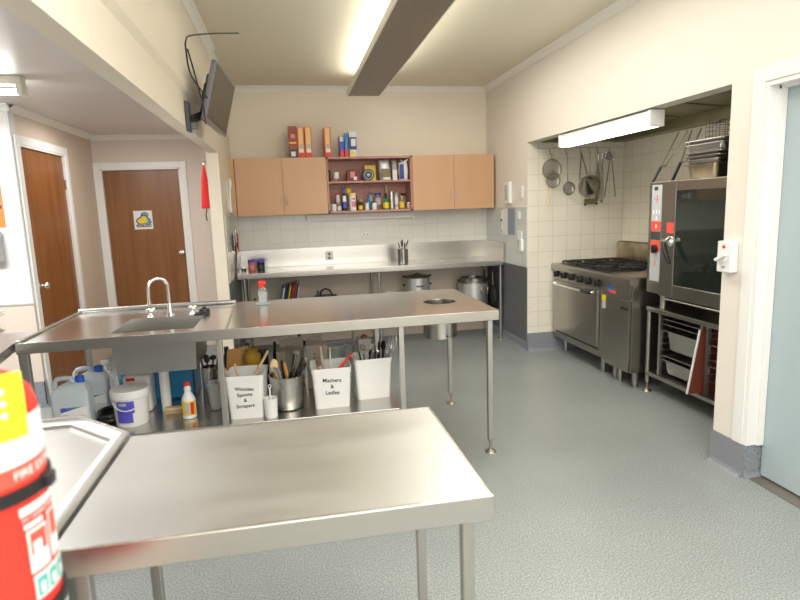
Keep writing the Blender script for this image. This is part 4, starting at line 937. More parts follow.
t = thing('mug', 'white mug at the left end of the lower shelf', 'cup', (.490, 6.46, LS), 0, G2)
B().lathe([(0, 0), (.028, 0), (.031, .078), (.028, .078), (.025, .008), (0, .008)], 18, (.492, 6.46, LS)).build('cup', WPL, t); B().tube([(.464, 6.46, LS + .06), (.450, 6.46, LS + .055), (.450, 6.46, LS + .025), (.464, 6.46, LS + .02)], .004, 6).build('handle', WPL, t)
jar('cork_bottle', 'slim dark-topped glass bottle behind the white mug', 'bottle', .468, LS, .018, .175, GLASS, (BROWNR, .05), y=6.56, neck=(.3, .012))
jar('shaker', 'white spice tube with red cap on the lower shelf', 'shaker', .548, LS, .024, .195, PAPER, (RED, .018), (PINKT, .3, .5), y=6.55)
jar('small_jar', 'small green-lidded jar in front of the red-capped tube', 'jar', .553, LS, .020, .072, GLASS, (GRN, .012), (PAPER, .1, .7), y=6.47)
jar('wine_bottle', 'dark wine bottle with violet neck and label', 'bottle', .616, LS, .030, .270, mat('dark_green_glass', (.012, .018, .014), .08), (VIOLET, .075), None, neck=(.55, .012))
o = [x for x in bpy.data.objects if x.get('label') == 'dark wine bottle with violet neck and label'][0]
B().patch(.0305, -PI / 2 - .7, -PI / 2 + .8, LS + .03, LS + .14, .001, 8, (.616, 6.50)).build('violet_label', VIOLET, o); B().patch(.0310, -PI / 2 - .7, -PI / 2 + .5, LS + .10, LS + .165, .002, 8, (.616, 6.50)).build('white_label', PAPER, o)
jar('yellow_container', 'container with round yellow lid behind the white bottle', 'container', .672, LS, .034, .245, mat('pale_olive_plastic', (.45, .42, .12), .4), (YEL, .05), y=6.58)
jar('white_bottle', 'large white bottle with pink print and cream cap', 'bottle', .705, LS, .038, .190, PAPER, (mat('cream_cap', (.85, .62, .35), .4), .03), y=6.48)
o = [x for x in bpy.data.objects if x.get('label') == 'large white bottle with pink print and cream cap'][0]
B().patch(.038, -PI / 2 - .4, -PI / 2 + 1.1, LS + .04, LS + .10, .001, 8, (.705, 6.48)).build('pink_print', PINKT, o); B().patch(.038, -PI / 2 - .2, -PI / 2 + .7, LS + .115, LS + .14, .001, 8, (.705, 6.48)).build('pink_print', PINKT, o)
jar('sauce_bottle', 'dark sauce bottle behind the large white bottle', 'bottle', .752, LS, .020, .17, BLACK, (BROWNR, .02), y=6.56, neck=(.6, .011))
jar('small_bottle', 'small squat bottle with yellow label and black cap', 'bottle', .795, LS, .024, .085, DGREY, (BLACK, .02), (YEL, .1, .6), y=6.50)
jar('small_bottle', 'little yellow-capped bottle behind the squat black-capped one', 'bottle', .808, LS, .014, .12, GRN, (YEL, .02), y=6.57)
jar('spice_tub', 'plain white spice tub left of the blue spray', 'tub', .862, LS, .021, .078, PAPER, (WPL, .012), y=6.47)
jar('blue_spray', 'blue spray bottle between the two white spice tubs', 'bottle', .893, LS, .022, .165, LBLUE, (BLUE, .03), y=6.54, neck=(.5, .010))
jar('glass_vase', 'slender clear bottle rising behind the blue spray', 'bottle', .927, LS, .024, .275, GLASS, (mat('grey_cap', (.3, .22, .18), .5), .02), (LGREY, .35, .6), y=6.60, neck=(.6, .008))
jar('spice_tub', 'plain white spice tub right of the blue spray', 'tub', .945, LS, .026, .085, PAPER, (BLACK, .006), y=6.47)
jar('glass_jar', 'glass jar with blue lid on the lower shelf', 'jar', .998, LS, .032, .185, GLASS, (NAVY, .025), (LGREY, .3, .7), y=6.53)
jar('spice_tube', 'tan cardboard tube between blue-lidded jar and green bottle', 'tube', .1 + .945, LS, .014, .165, mat('tan_card', (.42, .24, .12), .5), y=6.57)
jar('green_bottle', 'green bottle with black top and yellow label', 'bottle', 1.082, LS, .034, .180, GRN, (BLACK, .055), (YEL, .08, .42), y=6.49, neck=(.45, .014))
jar('pale_straw', 'thin pale stick bottle rising behind the green bottle', 'bottle', 1.112, LS, .013, .28, mat('pale_tan_plastic', (.62, .45, .35), .5), y=6.62)
jar('steel_canister', 'tall bright steel canister on the lower shelf', 'canister', 1.150, LS, .024, .195, STEEL, y=6.50)
jar('pill_tube', 'white tube with clear top right of the steel canister', 'tube', 1.205, LS, .020, .180, PAPER, (GLASS, .05), (LGREY, .1, .3), y=6.50)
jar('yellow_bottle', 'yellow-labelled bottle with yellow cap toward the right end', 'bottle', 1.262, LS, .028, .145, CLEAR, (YEL, .03), (YEL, .1, .55), y=6.48, neck=(.5, .012))
jar('glass_jar', 'dark-lidded glass jar behind the yellow-labelled bottle', 'jar', 1.300, LS, .028, .175, GLASS, (BLACK, .025), y=6.57)
jar('small_jar', 'short jar with peach label at the right end of the lower shelf', 'jar', 1.335, LS, .017, .070, GLASS, (WPL, .012), (mat('peach_label', (.75, .50, .35), .5), .1, .75), y=6.47)
# ================================================================== ON AND UNDER THE WALL BENCH
BZ = .9002
for x, l, m1 in ((-.43, 'red patterned tin with violet top on the wall bench, left one', mat('salmon_print', (.55, .16, .12), .45)), (-.337, 'black patterned tin with violet top on the wall bench, right one', BLACK)):
    o = thing('patterned_tin', l, 'tin', (x, 6.42, BZ), 0, 'pair of tins on the wall bench')
    B().lathe([(0, 0), (.038, 0), (.040, .004), (.040, .088), (0, .088)], 20, (x, 6.42, BZ)).build('body', m1, o)
    B().lathe([(.0402, .088), (.041, .088), (.041, .118), (.036, .118), (.036, .09)], 20, (x, 6.42, BZ), caps=False).build('violet_rim', VIOLET, o)
    B().patch(.040, -PI / 2 - .5, -PI / 2 + .5, BZ + .02, BZ + .06, .001, 8, (x, 6.42)).build('print', PINKT if m1 is not BLACK else DGREY, o)
o = thing('dish_brush', 'small black scourers in the left corner of the wall bench', 'scourer', (-.52, 6.42, BZ))
B().box(-.545, -.525, 6.40, 6.44, BZ, BZ + .03, .004).build('pad', BLACK, o); B().box(-.520, -.490, 6.39, 6.43, BZ, BZ + .026, .004).build('pad', BLACK, o)
t = thing('cutlery_holder', 'round steel holder on the wall bench crammed with knives', 'holder', (1.215, 6.28, BZ))
b = B(); b.lathe([(0, .002), (.055, .002), (.058, .004), (.058, .165), (.054, .165), (.052, .008), (0, .008)], 24, (1.215, 6.28, BZ)); b.build('cup', mat('ribbed_steel', (.55, .55, .52), .22, 1, noise=.35, nscale=90, stretch=(1, 1, .05)), t)
def utensil(name, label, cat, p0, p1, hm, head=None, hs=.02, r=.006, dr=None, group=None, flat_=.35, L_=.07):
    p0, p1 = Vector(p0), Vector(p1); o = thing(name, label, cat, p0, 0, group); d = (p1 - p0).normalized()
    B().tube([p0, p0.lerp(p1, .5), p1], [r, r * .9, r * .75] if not dr else dr, 8).build('handle', hm, o)
    if head:
        hm2, kind = head; q = d.to_track_quat('Z', 'Y').to_matrix().to_4x4(); b = B(); b.T = Matrix.Translation(p1) @ Matrix.Rotation(0, 4, 'Z') @ q
        if kind == 'spoon': b.T = Matrix.Translation(p1 + d * L_ * .42) @ Matrix(((1, 0, 0, 0), (0, flat_, 0, 0), (0, 0, 1, 0), (0, 0, 0, 1))) @ q if False else Matrix.Translation(p1 + d * L_ * .42) @ q; b.lathe([(hs * math.sin(PI * k / 8), -L_ / 2 * math.cos(PI * k / 8)) for k in range(9)], 14, sy=flat_)
        elif kind == 'blade': b.box(-hs, hs, -.003, .003, -.01, L_, .002)
        elif kind == 'slot':
            b.box(-hs, hs, -.002, .002, -.005, .008); b.box(-hs, hs, -.002, .002, L_ - .012, L_)
            for k in range(5): x = -hs + (2 * hs) * (k + .5) / 5; b.box(x - hs * .11, x + hs * .11, -.002, .002, 0, L_)
        elif kind == 'loop': b.tube([(hs * math.sin(a), 0, L_ / 2 - L_ / 2 * math.cos(a)) for a in [2 * PI * i / 16 for i in range(16)]], .0028, 6, closed=True)
        elif kind == 'whisk':
            for k in range(4):
                a = PI * k / 4; b.tube([(hs * math.sin(s) * math.cos(a), hs * math.sin(s) * math.sin(a), L_ / 2 - L_ / 2 * math.cos(s)) for s in [PI * i / 8 for i in range(9)]] + [(-hs * math.sin(s) * math.cos(a), -hs * math.sin(s) * math.sin(a), L_ / 2 + L_ / 2 * math.cos(s)) for s in [PI * i / 8 for i in range(1, 8)]], .0013, 4, closed=True)
        elif kind == 'ladle': b.T = Matrix.Translation(p1 + d * .01) @ Matrix.Rotation(.3, 4, 'X'); b.ball((0, 0, 0), hs, sz=.7)
        elif kind == 'tip': b.box(-.007, .007, -.005, .005, -.005, .03, .003)
        b.build({'whisk': 'wires', 'loop': 'loop', 'slot': 'slotted_head', 'blade': 'blade', 'tip': 'tip'}.get(kind, 'bowl'), hm2, o)
    return o
cols = [(-.03, -.01, BLACK, 'left-leaning black-handled knife in the steel holder'), (-.012, -.02, DGREY, 'grey-handled knife at the front left of the steel holder'), (.0, .01, BLACK, 'tallest black-handled knife in the steel holder'), (.012, -.018, BLACK, 'black-handled peeler at the front right of the steel holder'), (.03, .0, WPL, 'white-handled knife leaning right in the steel holder'), (.036, -.012, BLACK, 'black-tipped whisk handle at the right rim of the steel holder')]
for i, (dx, dy, m, l) in enumerate(cols):
    utensil('kitchen_knife', l, 'knife', (1.215 - dx * .6, 6.28 + dy, BZ + .012), (1.215 + dx * 1.1, 6.28 + dy * 1.4, BZ + .175 + .012 * (i % 3)), STEEL, (m, 'spoon'), .010, .0045, L_=.08, flat_=.7, group='knives in the steel holder')
# cutting boards under the bench
for i, (m, l) in enumerate([(GRN, 'green cutting board, leftmost of the leaning row under the wall bench'), (WPL, 'white cutting board leaning under the wall bench'), (NAVY, 'blue cutting board leaning between white and black ones'), (BLACK, 'black cutting board leaning under the wall bench'), (YEL, 'yellow cutting board leaning under the wall bench'), (DGREY, 'grey cutting board leaning beside the red one'), (RED, 'red cutting board, rightmost and tallest of the leaning row'), (mat('dark_red_plastic', (.30, .03, .03), .4), 'dark red cutting board behind the red one')]):
    x = -.21 + i * .022; b = B(); h = .40; dx = .085
    b.hexa([(x, 6.28, .351), (x + .012, 6.28, .351), (x + .012, 6.60, .351), (x, 6.60, .351), (x + dx, 6.28, .70 + .006 * i), (x + dx + .012, 6.28, .70 + .006 * i), (x + dx + .012, 6.60, .70 + .006 * i), (x + dx, 6.60, .70 + .006 * i)])
    tag(b.build('cutting_board', m, smooth=0), l, 'board', 'cutting boards under the wall bench')
b = B(); b.hexa([(-.03, 6.25, .351), (.05, 6.25, .351), (.05, 6.62, .351), (-.03, 6.62, .351), (.055, 6.25, .74), (.062, 6.25, .74), (.062, 6.62, .74), (.055, 6.62, .74)]); tag(b.build('board_stand', STEEL_DK, smooth=0), 'dark steel wedge holding the leaning cutting boards upright', 'stand')
t = thing('meat_slicer', 'low black appliance with looped handle under the wall bench', 'appliance', (.35, 6.4, .351))
b = B(); b.box(.22, .48, 6.30, 6.55, .351, .575, .02); b.build('housing', BLACK, t)
b = B(); b.tube([(.28, 6.38, .57), (.30, 6.38, .64), (.345, 6.38, .66), (.39, 6.38, .64), (.42, 6.38, .58)], .012, 8); b.build('handle', BLACK, t); b = B(); b.box(.245, .27, 6.36, 6.42, .57, .64, .006); b.build('knob', DGREY, t)
def pot(name, label, x, y, z, r, h, lid=None, m=STEEL, rim=True, hz=.75, group='stock pots under the wall bench'):
    o = thing(name, label, 'pot', (x, y, z), 0, group)
    b = B(); b.lathe([(0, 0), (r - .01, 0), (r, .01), (r, h - .004), (r + .004, h), (r - .003, h), (r - .004, .012), (0, .01)], 36, (x, y, z)); b.build('body', m, o)
    if lid: B().lathe([(r + .005, h + .001), (r + .006, h + .006), (r * .8, h + .022), (r * .3, h + .032), (0, h + .033)], 36, (x, y, z), caps=False).build('lid', lid, o)
    return o
ALU = mat('satin_aluminium', (.68, .69, .68), .42, .9)
o = pot('stock_pot', 'wide aluminium pot with dark lid and side clips under the wall bench', 1.395, 6.40, .351, .142, .375, DARKM, ALU)
for dx in (-.15, .15): B().box(1.395 + dx - .018, 1.395 + dx + .018, 6.385, 6.415, .635, .655, .004).build('side_clip', BLACK, o); B().box(1.395 + dx - .018, 1.395 + dx + .018, 6.385, 6.415, .735, .752, .004).build('side_clip', BLACK, o)
B().tube([(1.36, 6.258, .64), (1.36, 6.235, .64), (1.43, 6.235, .64), (1.43, 6.258, .64)], .007, 8).build('handle', DGREY, o)
B().tube([(1.37, 6.40, .758), (1.37, 6.40, .77), (1.42, 6.40, .77), (1.42, 6.40, .758)], .006, 6).build('lid_handle', BLACK, o)
o = pot('stock_pot', 'tall aluminium stock pot at the right end under the wall bench', 2.055, 6.38, .351, .170, .285, None, ALU)
for dx in (.03, .10): B().tube([(2.065 + dx, 6.21, .60), (2.065 + dx, 6.185, .59), (2.065 + dx, 6.185, .53), (2.065 + dx, 6.21, .52)], .007, 8).build('handle', STEEL, o)
o = pot('inner_pot', 'dark-rimmed steel pot nested inside the tall stock pot', 2.06, 6.38, .43, .155, .26, None, STEEL)
B().lathe([(.159, .215), (.165, .215), (.165, .262), (.159, .262), (.159, .215)], 36, (2.06, 6.38, .43), caps=False).build('rim_band', STEEL_DK, o)
for dx in (-.165, .165): B().box(2.06 + dx - .02, 2.06 + dx + .02, 6.37, 6.39, .655, .675, .005).build('ear_handle', BLACK, o)
for i, (y, l) in enumerate(((6.285, 'brown frying pan standing on edge at the right end under the wall bench'), (6.55, 'dark frying pan standing on edge behind the brown one'))):
    o = thing('frying_pan', l, 'pan', (2.27, y, .351), 0, 'frying pans under the wall bench')
    b = B(); b.T = Matrix.Translation((2.262, y, .351 + .128)) @ Matrix.Rotation(PI / 2, 4, 'Y'); b.lathe([(0, -.028), (.10, -.028), (.124, 0), (.126, 0), (.103, -.031), (0, -.031)], 30); b.build('pan_body', (IRON, DGREY)[i], o)
    b = B(); b.box(2.256, 2.266, y - .016, y + .016, .60, .76, .004); b.build('handle', (mat('tan_handle', (.30, .22, .15), .5), BLACK)[i], o)
tag(B().lathe([(0, 0), (.06, 0), (.075, .02), (.02, .035), (0, .045)], 20, (1.045, 6.36, .351 + .205)).build('pot_lid', WPL), 'white domed lid on a tub left of the wide aluminium pot', 'lid')
tag(B().lathe([(0, 0), (.07, 0), (.085, .20), (.08, .203), (0, .203)], 20, (1.045, 6.36, .352)).build('white_tub', BEIGEP), 'pale tub under the white domed lid, left of the wide aluminium pot', 'tub')
for i, (x, h, l) in enumerate(((-.42, .25, 'black bottle farthest left under the wall bench'), (-.115 - .04, .0, ''), (-.30, .27, 'black bottle between the left bench leg and the cutting boards'))):
    if h: jar('dark_bottle', l, 'bottle', x, .351, .03, h, BLACK, (DGREY, .03), y=6.35, neck=(.6, .013), group=None)
# ================================================================== ON THE CENTRE BENCH
t = thing('sink_tap', 'chrome gooseneck sink tap with two cross handles on the centre bench', 'tap', (-.79, 3.80, ZT))
TX, TY = -.775, 3.785
b = B(); b.lathe([(.024, 0), (.024, .012), (.016, .02), (.016, .07), (.013, .08)], 18, (TX, TY, ZT)); b.build('base', CHROME, t)
pts = [(TX, TY, ZT + .07), (TX, TY, ZT + .16)] + [(TX - .052 + .052 * math.cos(a), TY - .03 * (1 - math.cos(a)) * .8, ZT + .185 + .058 * math.sin(a)) for a in [PI * k / 12 for k in range(13)]] + [(TX - .108, TY - .05, ZT + .12), (TX - .108, TY - .05, ZT + .095)]
B().tube(pts, .0095, 12).build('spout', CHROME, t)
B().cyl((TX - .108, TY - .05, ZT + .083), (TX - .108, TY - .05, ZT + .103), .013, 12).build('nozzle', CHROME, t)
for x in (TX - .115, TX + .115 + .02):
    b = B(); b.lathe([(.022, 0), (.022, .008), (.012, .014), (.012, .030)], 16, (x, TY - .01, ZT)); b.ball((x, TY - .01, ZT + .045), .012)
    for k in range(4): a = PI / 2 * k + .5; b.tube([(x, TY - .01, ZT + .045), (x + .026 * math.cos(a), TY - .01 + .026 * math.sin(a), ZT + .048)], [.008, .010], 8)
    b.build('cross_handle', CHROME, t)
t = thing('sink_plug', 'black scourer and plug lying right of the tap on the bench', 'scourer', (-.585, 3.75, ZT))
b = B(); b.box(-.625, -.535, 3.72, 3.80, ZT, ZT + .012, .004); b.build('pad', BLACK, t); B().lathe([(.035, 0), (.03, .018), (.012, .02), (.010, .032), (0, .032)][0:], 16, (-.57, 3.79, ZT + .012)).build('plug', BLACK, t)
t = thing('spray_bottle', 'clear spray bottle with red trigger on a grey saucer, centre bench', 'bottle', (-.215, 4.03, ZT))
sx_, sy_ = -.212, 4.02
B().lathe([(0, 0), (.048, 0), (.052, .006), (.0, .008)], 24, (sx_, sy_, ZT + .001)).build('saucer', LGREY, t)
B().lathe([(0, 0), (.030, 0), (.031, .01), (.026, .035), (.031, .06), (.030, .085), (.016, .105), (.012, .112), (0, .112)], 20, (sx_, sy_, ZT + .008)).build('bottle_body', CLEAR, t)
B().lathe([(0, 0), (.024, 0), (.0245, .01), (.021, .035), (.025, .058), (.024, .07), (0, .07)], 20, (sx_, sy_, ZT + .011)).build('grey_label', LGREY, t)
b = B(); b.lathe([(.014, 0), (.014, .018), (0, .018)], 14, (sx_, sy_, ZT + .118)); b.box(sx_ - .026, sx_ + .024, sy_ - .011, sy_ + .011, ZT + .134, ZT + .163, .008); b.tube([(sx_ - .012, sy_, ZT + .14), (sx_ - .024, sy_, ZT + .115)], .005, 6); b.build('trigger_head', RED, t)
# ================================================================== ON THE UNDERSHELF
SZ = .3355
def jerry(label, x, y, rz, w_=.185, h=.255, dep=.13):
    t = thing('jerry_can', label, 'container', (x, y, SZ), rz, 'detergent containers under the sink')
    b = B(); hw_ = w_ / 2; R4 = .022
    b.box(-hw_, hw_, -dep / 2, dep / 2, 0, h * .80, .018, 3)
    o = b.build('body', WPLT, t, local=True)
    b = B(); b.hexa([(-hw_ + .004, -dep / 2 + .006, h * .78), (hw_ - .004, -dep / 2 + .006, h * .78), (hw_ - .004, dep / 2 - .006, h * .78), (-hw_ + .004, dep / 2 - .006, h * .78), (-hw_ * .1, -.03, h * .93), (hw_ * .8, -.03, h * .90), (hw_ * .8, .03, h * .90), (-hw_ * .1, .03, h * .93)]); b.build('shoulder', WPLT, t, local=True)
    b = B(); b.tube([(-hw_ + .016, 0, h * .76), (-hw_ + .016, 0, h * .92), (-hw_ + .030, 0, h * .985), (-hw_ * .3, 0, h), (hw_ * .05, 0, h * .99), (hw_ * .15, 0, h * .90)], .014, 10); b.build('handle', WPLT, t, local=True)
    b = B(); b.lathe([(.024, 0), (.024, .034), (.020, .038), (0, .038)], 18, (hw_ * .5, 0, h * .90)); b.build('cap', BLUECAP, t, local=True)
    b = B(); b.box(-hw_ + .05, hw_ - .012, -dep / 2 - .0012, -dep / 2, .035, .150); lab = b.build('label', PAPER, t, local=True)
    b = B(); b.prism([(-hw_ + .05, .150), (-hw_ + .05, .122), (hw_ - .03, .150)], -dep / 2 - .002, -dep / 2 - .0013, axis='y'); b.build('blue_print', VIOLET, lab, local=True)
    b = B(); b.prism([(-.02, .1405), (hw_ - .012, .150), (-.02, .150)], -dep / 2 - .0026, -dep / 2 - .0021, axis='y'); b.build('teal_print', TEALM, lab, local=True)
    b = B()
    for k in range(6): b.box(-hw_ + .056, -.012, -dep / 2 - .0018, -dep / 2 - .0013, .045 + k * .012, .049 + k * .012); b.box(-.004, hw_ - .02, -dep / 2 - .0018, -dep / 2 - .0013, .050 + k * .009, .053 + k * .009)
    b.box(.03, .058, -dep / 2 - .0018, -dep / 2 - .0013, .022, .042); b.build('small_print', LGREY, lab, local=True)
    return t
jerry('front translucent detergent container with blue cap under the sink bench', -1.275, 3.44, .06, .195, .305)
j2 = jerry('rear translucent detergent container behind the first one', -1.235, 3.64, .12, .19, .305)
t = thing('trigger_sprayer', 'white trigger sprayer head rising behind the detergent containers', 'sprayer', (-1.13, 3.88, SZ))
B().lathe([(0, 0), (.038, 0), (.040, .01), (.040, .17), (.016, .21), (.013, .24), (0, .24)], 18, (-1.20, 3.84, SZ)).build('bottle_body', CLEAR, t)
b = B(); b.box(-1.235, -1.175, 3.825, 3.855, SZ + .265, SZ + .30, .01); b.tube([(-1.20, 3.84, SZ + .235), (-1.20, 3.84, SZ + .27)], .014, 10); b.tube([(-1.185, 3.84, SZ + .27), (-1.178, 3.84, SZ + .225)], .006, 6); b.build('trigger_head', WPL, t)
jar('green_bottle', 'dark blue and green bottle between container and sink bowl', 'bottle', -1.105, SZ, .04, .20, NAVY, (mat('sky_blue_cap', (.10, .35, .55), .4), .035), (GRN, .72, .80), y=3.86, group=None)
t = thing('bucket', 'white lidded bucket with violet label and wire handle on the shelf', 'bucket', (-.97, 3.47, SZ))
bx_, by_, br_ = -.975, 3.462, .098
B().lathe([(0, 0), (br_ * .88, 0), (br_ * .90, .006), (br_ * .99, .175), (0, .175)], 36, (bx_, by_, SZ)).build('body', WPL, t)
B().lathe([(br_ * 1.02, .165), (br_ * 1.09, .168), (br_ * 1.09, .205), (br_ * 1.04, .212), (br_ * .98, .208), (0, .206)], 36, (bx_, by_, SZ), caps=False).build('lid', WPL, t)
lab = B().patch(br_ * .945, -PI / 2 - .62, -PI / 2 + .42, SZ + .030, SZ + .155, .004, 12, (bx_, by_)).build('violet_label', VIOLET, t)
B().patch(br_ * .945, -PI / 2 + .30, -PI / 2 + .80, SZ + .025, SZ + .085, .0048, 12, (bx_, by_)).build('white_label', PAPER, lab); B().patch(br_ * .945, -PI / 2 - .45, -PI / 2 - .0, SZ + .13, SZ + .146, .0055, 12, (bx_, by_)).build('pale_print', LGREY, lab)
B().tube([(bx_ + br_ * 1.0 * math.cos(a), by_ + br_ * 1.07 * math.sin(a), SZ + .165 - .062 * math.sin(-a) ** 1.5 if math.sin(a) < 0 else SZ + .165) for a in [-.02 - (PI - .04) * k / 20 for k in range(21)]], .004, 6).build('handle', WPL, t)
t = thing('rubber_hose', 'coiled black rubber hose on the shelf left of the bucket', 'hose', (-1.12, 3.56, SZ))
pts = []
for k in range(40):
    a = k * .42; pts.append((-1.105 + .055 * math.cos(a) * (1 + .1 * math.sin(k)), 3.50 + .07 * math.sin(a), SZ + .014 + .0016 * k))
B().tube(pts, .012, 8).build('coil', BLACK, t)
t = thing('cleaner_bottle', 'white cleaner bottle with red cap and yellow label in front of the sink', 'bottle', (-.665, 3.46, SZ))
cx, cy = -.655, 3.455
B().lathe([(0, 0), (.036, 0), (.040, .006), (.040, .105), (.036, .125), (.020, .155), (.017, .165), (.021, .172), (.021, .182), (.016, .188), (.016, .20), (0, .20)], 24, (cx, cy, SZ)).build('body', WPL, t)
B().lathe([(.018, 0), (.019, .004), (.017, .020), (0, .021)], 16, (cx, cy, SZ + .197)).build('cap', RED, t)
lab = B().patch(.040, -PI / 2 - 1.3, -PI / 2 + 1.3, SZ + .022, SZ + .108, .001, 14, (cx, cy)).build('yellow_label', YEL, t)
B().patch(.040, -PI / 2 - .45, -PI / 2 + .25, SZ + .030, SZ + .098, .0018, 8, (cx, cy)).build('grey_panel', LGREY, lab); B().patch(.040, -PI / 2 + .35, -PI / 2 + .85, SZ + .028, SZ + .102, .0018, 8, (cx, cy)).build('red_print', RED, lab)
t = thing('scrub_brush', 'wooden scrubbing brush with pale bristles left of the cleaner bottle', 'brush', (-.76, 3.56, SZ))
B().box(-.815, -.705, 3.535, 3.585, SZ + .022, SZ + .040, .006).build('back', WOODU, t)
b = B()
for i in range(12):
    for j in range(4): b.cyl((-.808 + i * .0088, 3.541 + j * .0125, SZ + .001), (-.808 + i * .0088, 3.541 + j * .0125, SZ + .024), .0028, 5)
b.build('bristles', mat('pale_bristles', (.70, .55, .35), .8), t)
t = thing('blue_crate', 'blue plastic crate on the shelf behind the sink waste pipe', 'crate', (-.77, 3.95, SZ))
b = B()
for a in ((-.93, -.68, 3.84, 3.85), (-.93, -.68, 4.10, 4.11)): b.box(*a, SZ, SZ + .20, .002)
for a in ((-.93, -.92, 3.84, 4.11), (-.69, -.68, 3.84, 4.11)): b.box(*a, SZ, SZ + .20, .002)
b.box(-.93, -.68, 3.84, 4.11, SZ, SZ + .01); b.box(-.94, -.67, 3.83, 4.12, SZ + .185, SZ + .20, .003); b.build('box', LBLUE, t)
tag(B().box(-.80, -.66, 3.85, 4.0, SZ + .202, SZ + .225, .008).build('sponge_cloth', mat('lime_cloth', (.62, .68, .05), .9)), 'lime yellow cloth lying on the blue crate', 'cloth')
t = thing('white_canister', 'white canister with red mark behind the lidded bucket', 'canister', (-.98, 3.70, SZ))
B().box(-1.06, -.90, 3.62, 3.76, SZ, SZ + .235, .02, 3).build('body', WPL, t); B().box(-1.035, -.985, 3.6185, 3.6198, SZ + .205, SZ + .225).build('red_mark', RED, t)
# steel canister with black tools, clear jug
t = thing('steel_canister', 'tall steel canister holding black-handled tools behind the bench leg', 'canister', (-.57, 3.72, SZ))
B().lathe([(0, 0), (.048, 0), (.05, .004), (.05, .225), (.052, .228), (.047, .228), (.046, .008), (0, .008)], 26, (-.565, 3.74, SZ)).build('cup', STEEL, t)
for i, (dx, dy, h, l, k) in enumerate(((-.03, 0, .30, 'black spatula at the left of the tall steel canister', 'blade'), (-.005, -.02, .32, 'black spoon at the front of the tall steel canister', 'spoon'), (.02, .015, .33, 'black ladle at the right of the tall steel canister', 'ladle'), (.04, -.005, .29, 'black turner leaning out right of the tall steel canister', 'blade'))):
    utensil('cooking_tool', l, 'utensil', (-.565 + dx * .4, 3.74 + dy * .5, SZ + .012), (-.565 + dx * 1.3, 3.74 + dy * 1.2, SZ + h - .06), BLACK, (BLACK, k), .022, .007, L_=.06, group='tools in the tall steel canister')
t = thing('clear_jug', 'clear plastic jug beside the bench leg with a wooden pin inside', 'jug', (-.515, 3.57, SZ))
B().lathe([(0, .002), (.036, .002), (.038, .004), (.050, .165), (.053, .17), (.049, .17), (.036, .008), (0, .006)], 24, (-.515, 3.57, SZ)).build('jug_body', mat('frosted_plastic', (.75, .78, .78), .25, trans=.7, ior=1.15), t)
o = thing('rolling_pin', 'short wooden rolling pin leaning inside the clear jug', 'rolling pin', (-.53, 3.57, SZ + .01)); B().tube([(-.532, 3.57, SZ + .015), (-.500, 3.575, SZ + .135)], .014, 12).build('barrel', WOODU, o); B().tube([(-.500, 3.575, SZ + .135), (-.494, 3.576, SZ + .16)], .007, 8).build('handle', WOODU, o)
# the three white tubs
def tub(label, x, y, w_, dep, h, rz, lines=None, fs=.024):
    t = thing('utensil_tub', label, 'tub', (x, y, SZ), rz, 'white utensil tubs on the undershelf')
    def ring(b, hw_, hd, z, c=.022):
        P = []
        for cx, cy, st in ((hw_ - c, hd - c, 0), (-hw_ + c, hd - c, 90), (-hw_ + c, -hd + c, 180), (hw_ - c, -hd + c, 270)):
            for k in range(5): a = math.radians(st + 22.5 * k); P.append(b.b.verts.new((cx + c * math.cos(a), cy + c * math.sin(a), z)))
        return P
    b = B(); W2, D2 = w_ / 2, dep / 2; tp = .85
    L_ = [(W2 * tp, D2 * tp, .0), (W2 * (tp + .10), D2 * (tp + .10), h - .035), (W2 * (tp + .125), D2 * (tp + .125), h - .034), (W2 * .985, D2 * .985, h - .004), (W2, D2, h - .004), (W2, D2, h), (W2 * .965, D2 * .965, h), (W2 * (tp - .02), D2 * (tp - .02), .004)]
    rs = [ring(b, *q) for q in L_]
    for a, c in zip(rs, rs[1:]):
        for i in range(20): b.b.faces.new((a[i], a[(i + 1) % 20], c[(i + 1) % 20], c[i]))
    b.b.faces.new(rs[0][::-1]); b.b.faces.new(rs[-1]); b.build('tub_body', WPL, t, local=True)
    if lines:
        slope = math.atan2(D2 * .10, h)
        for i, s in enumerate(lines):
            zz = h * .66 - i * fs * 1.15; yy = -D2 * (tp + .10 * zz / (h - .035)) - .0008
            M_ = W(t) @ Matrix.Translation((.0, yy - .0009, zz)) @ Matrix.Rotation(.05 * (-1) ** i, 4, 'Y') @ Matrix.Rotation(PI / 2 - slope * -1 * 1, 4, 'X')
            text('handwriting', s, fs, INK, t, M_, .0004, bold=.012)
    return t
tub('white tub marked Wooden Spoons & Scrapers, leftmost of the three tubs', -.308, 3.435, .228, .235, .262, -.10, ['Wooden', 'Spoons', '&', 'Scrapers'], .030)
tub('white tub marked Mashers & Ladles, middle of the three tubs', .190, 3.475, .245, .235, .252, .0, ['Mashers', '&', 'Ladles'], .034)
tub('plain white tub of ladles and whisks, rightmost of the three tubs', .455, 3.56, .245, .20, .262, .06)
t = thing('white_beaker', 'small white beaker with slim handle sticking out before the steel pot', 'beaker', (-.175, 3.325, SZ))
B().lathe([(0, 0), (.034, 0), (.036, .004), (.041, .118), (.038, .118), (.033, .006), (0, .006)], 24, (-.176, 3.325, SZ)).build('cup', WPL, t)
o = utensil('white_spreader', 'slim white plastic handle standing in the small white beaker', 'utensil', (-.178, 3.33, SZ + .01), (-.176, 3.345, SZ + .17), WPL, (WPL, 'loop'), .008, .006, L_=.02)
t = thing('steel_pot', 'round steel pot full of utensils between two white tubs', 'pot', (-.085, 3.46, SZ))
px_, py_, pr = -.078, 3.475, .096
B().lathe([(0, 0), (pr - .012, 0), (pr - .002, .012), (pr, .165), (pr + .008, .168), (pr + .010, .205), (pr + .014, .210), (pr + .004, .210), (pr - .004, .17), (pr - .006, .014), (0, .01)], 40, (px_, py_, SZ)).build('body', STEEL, t)
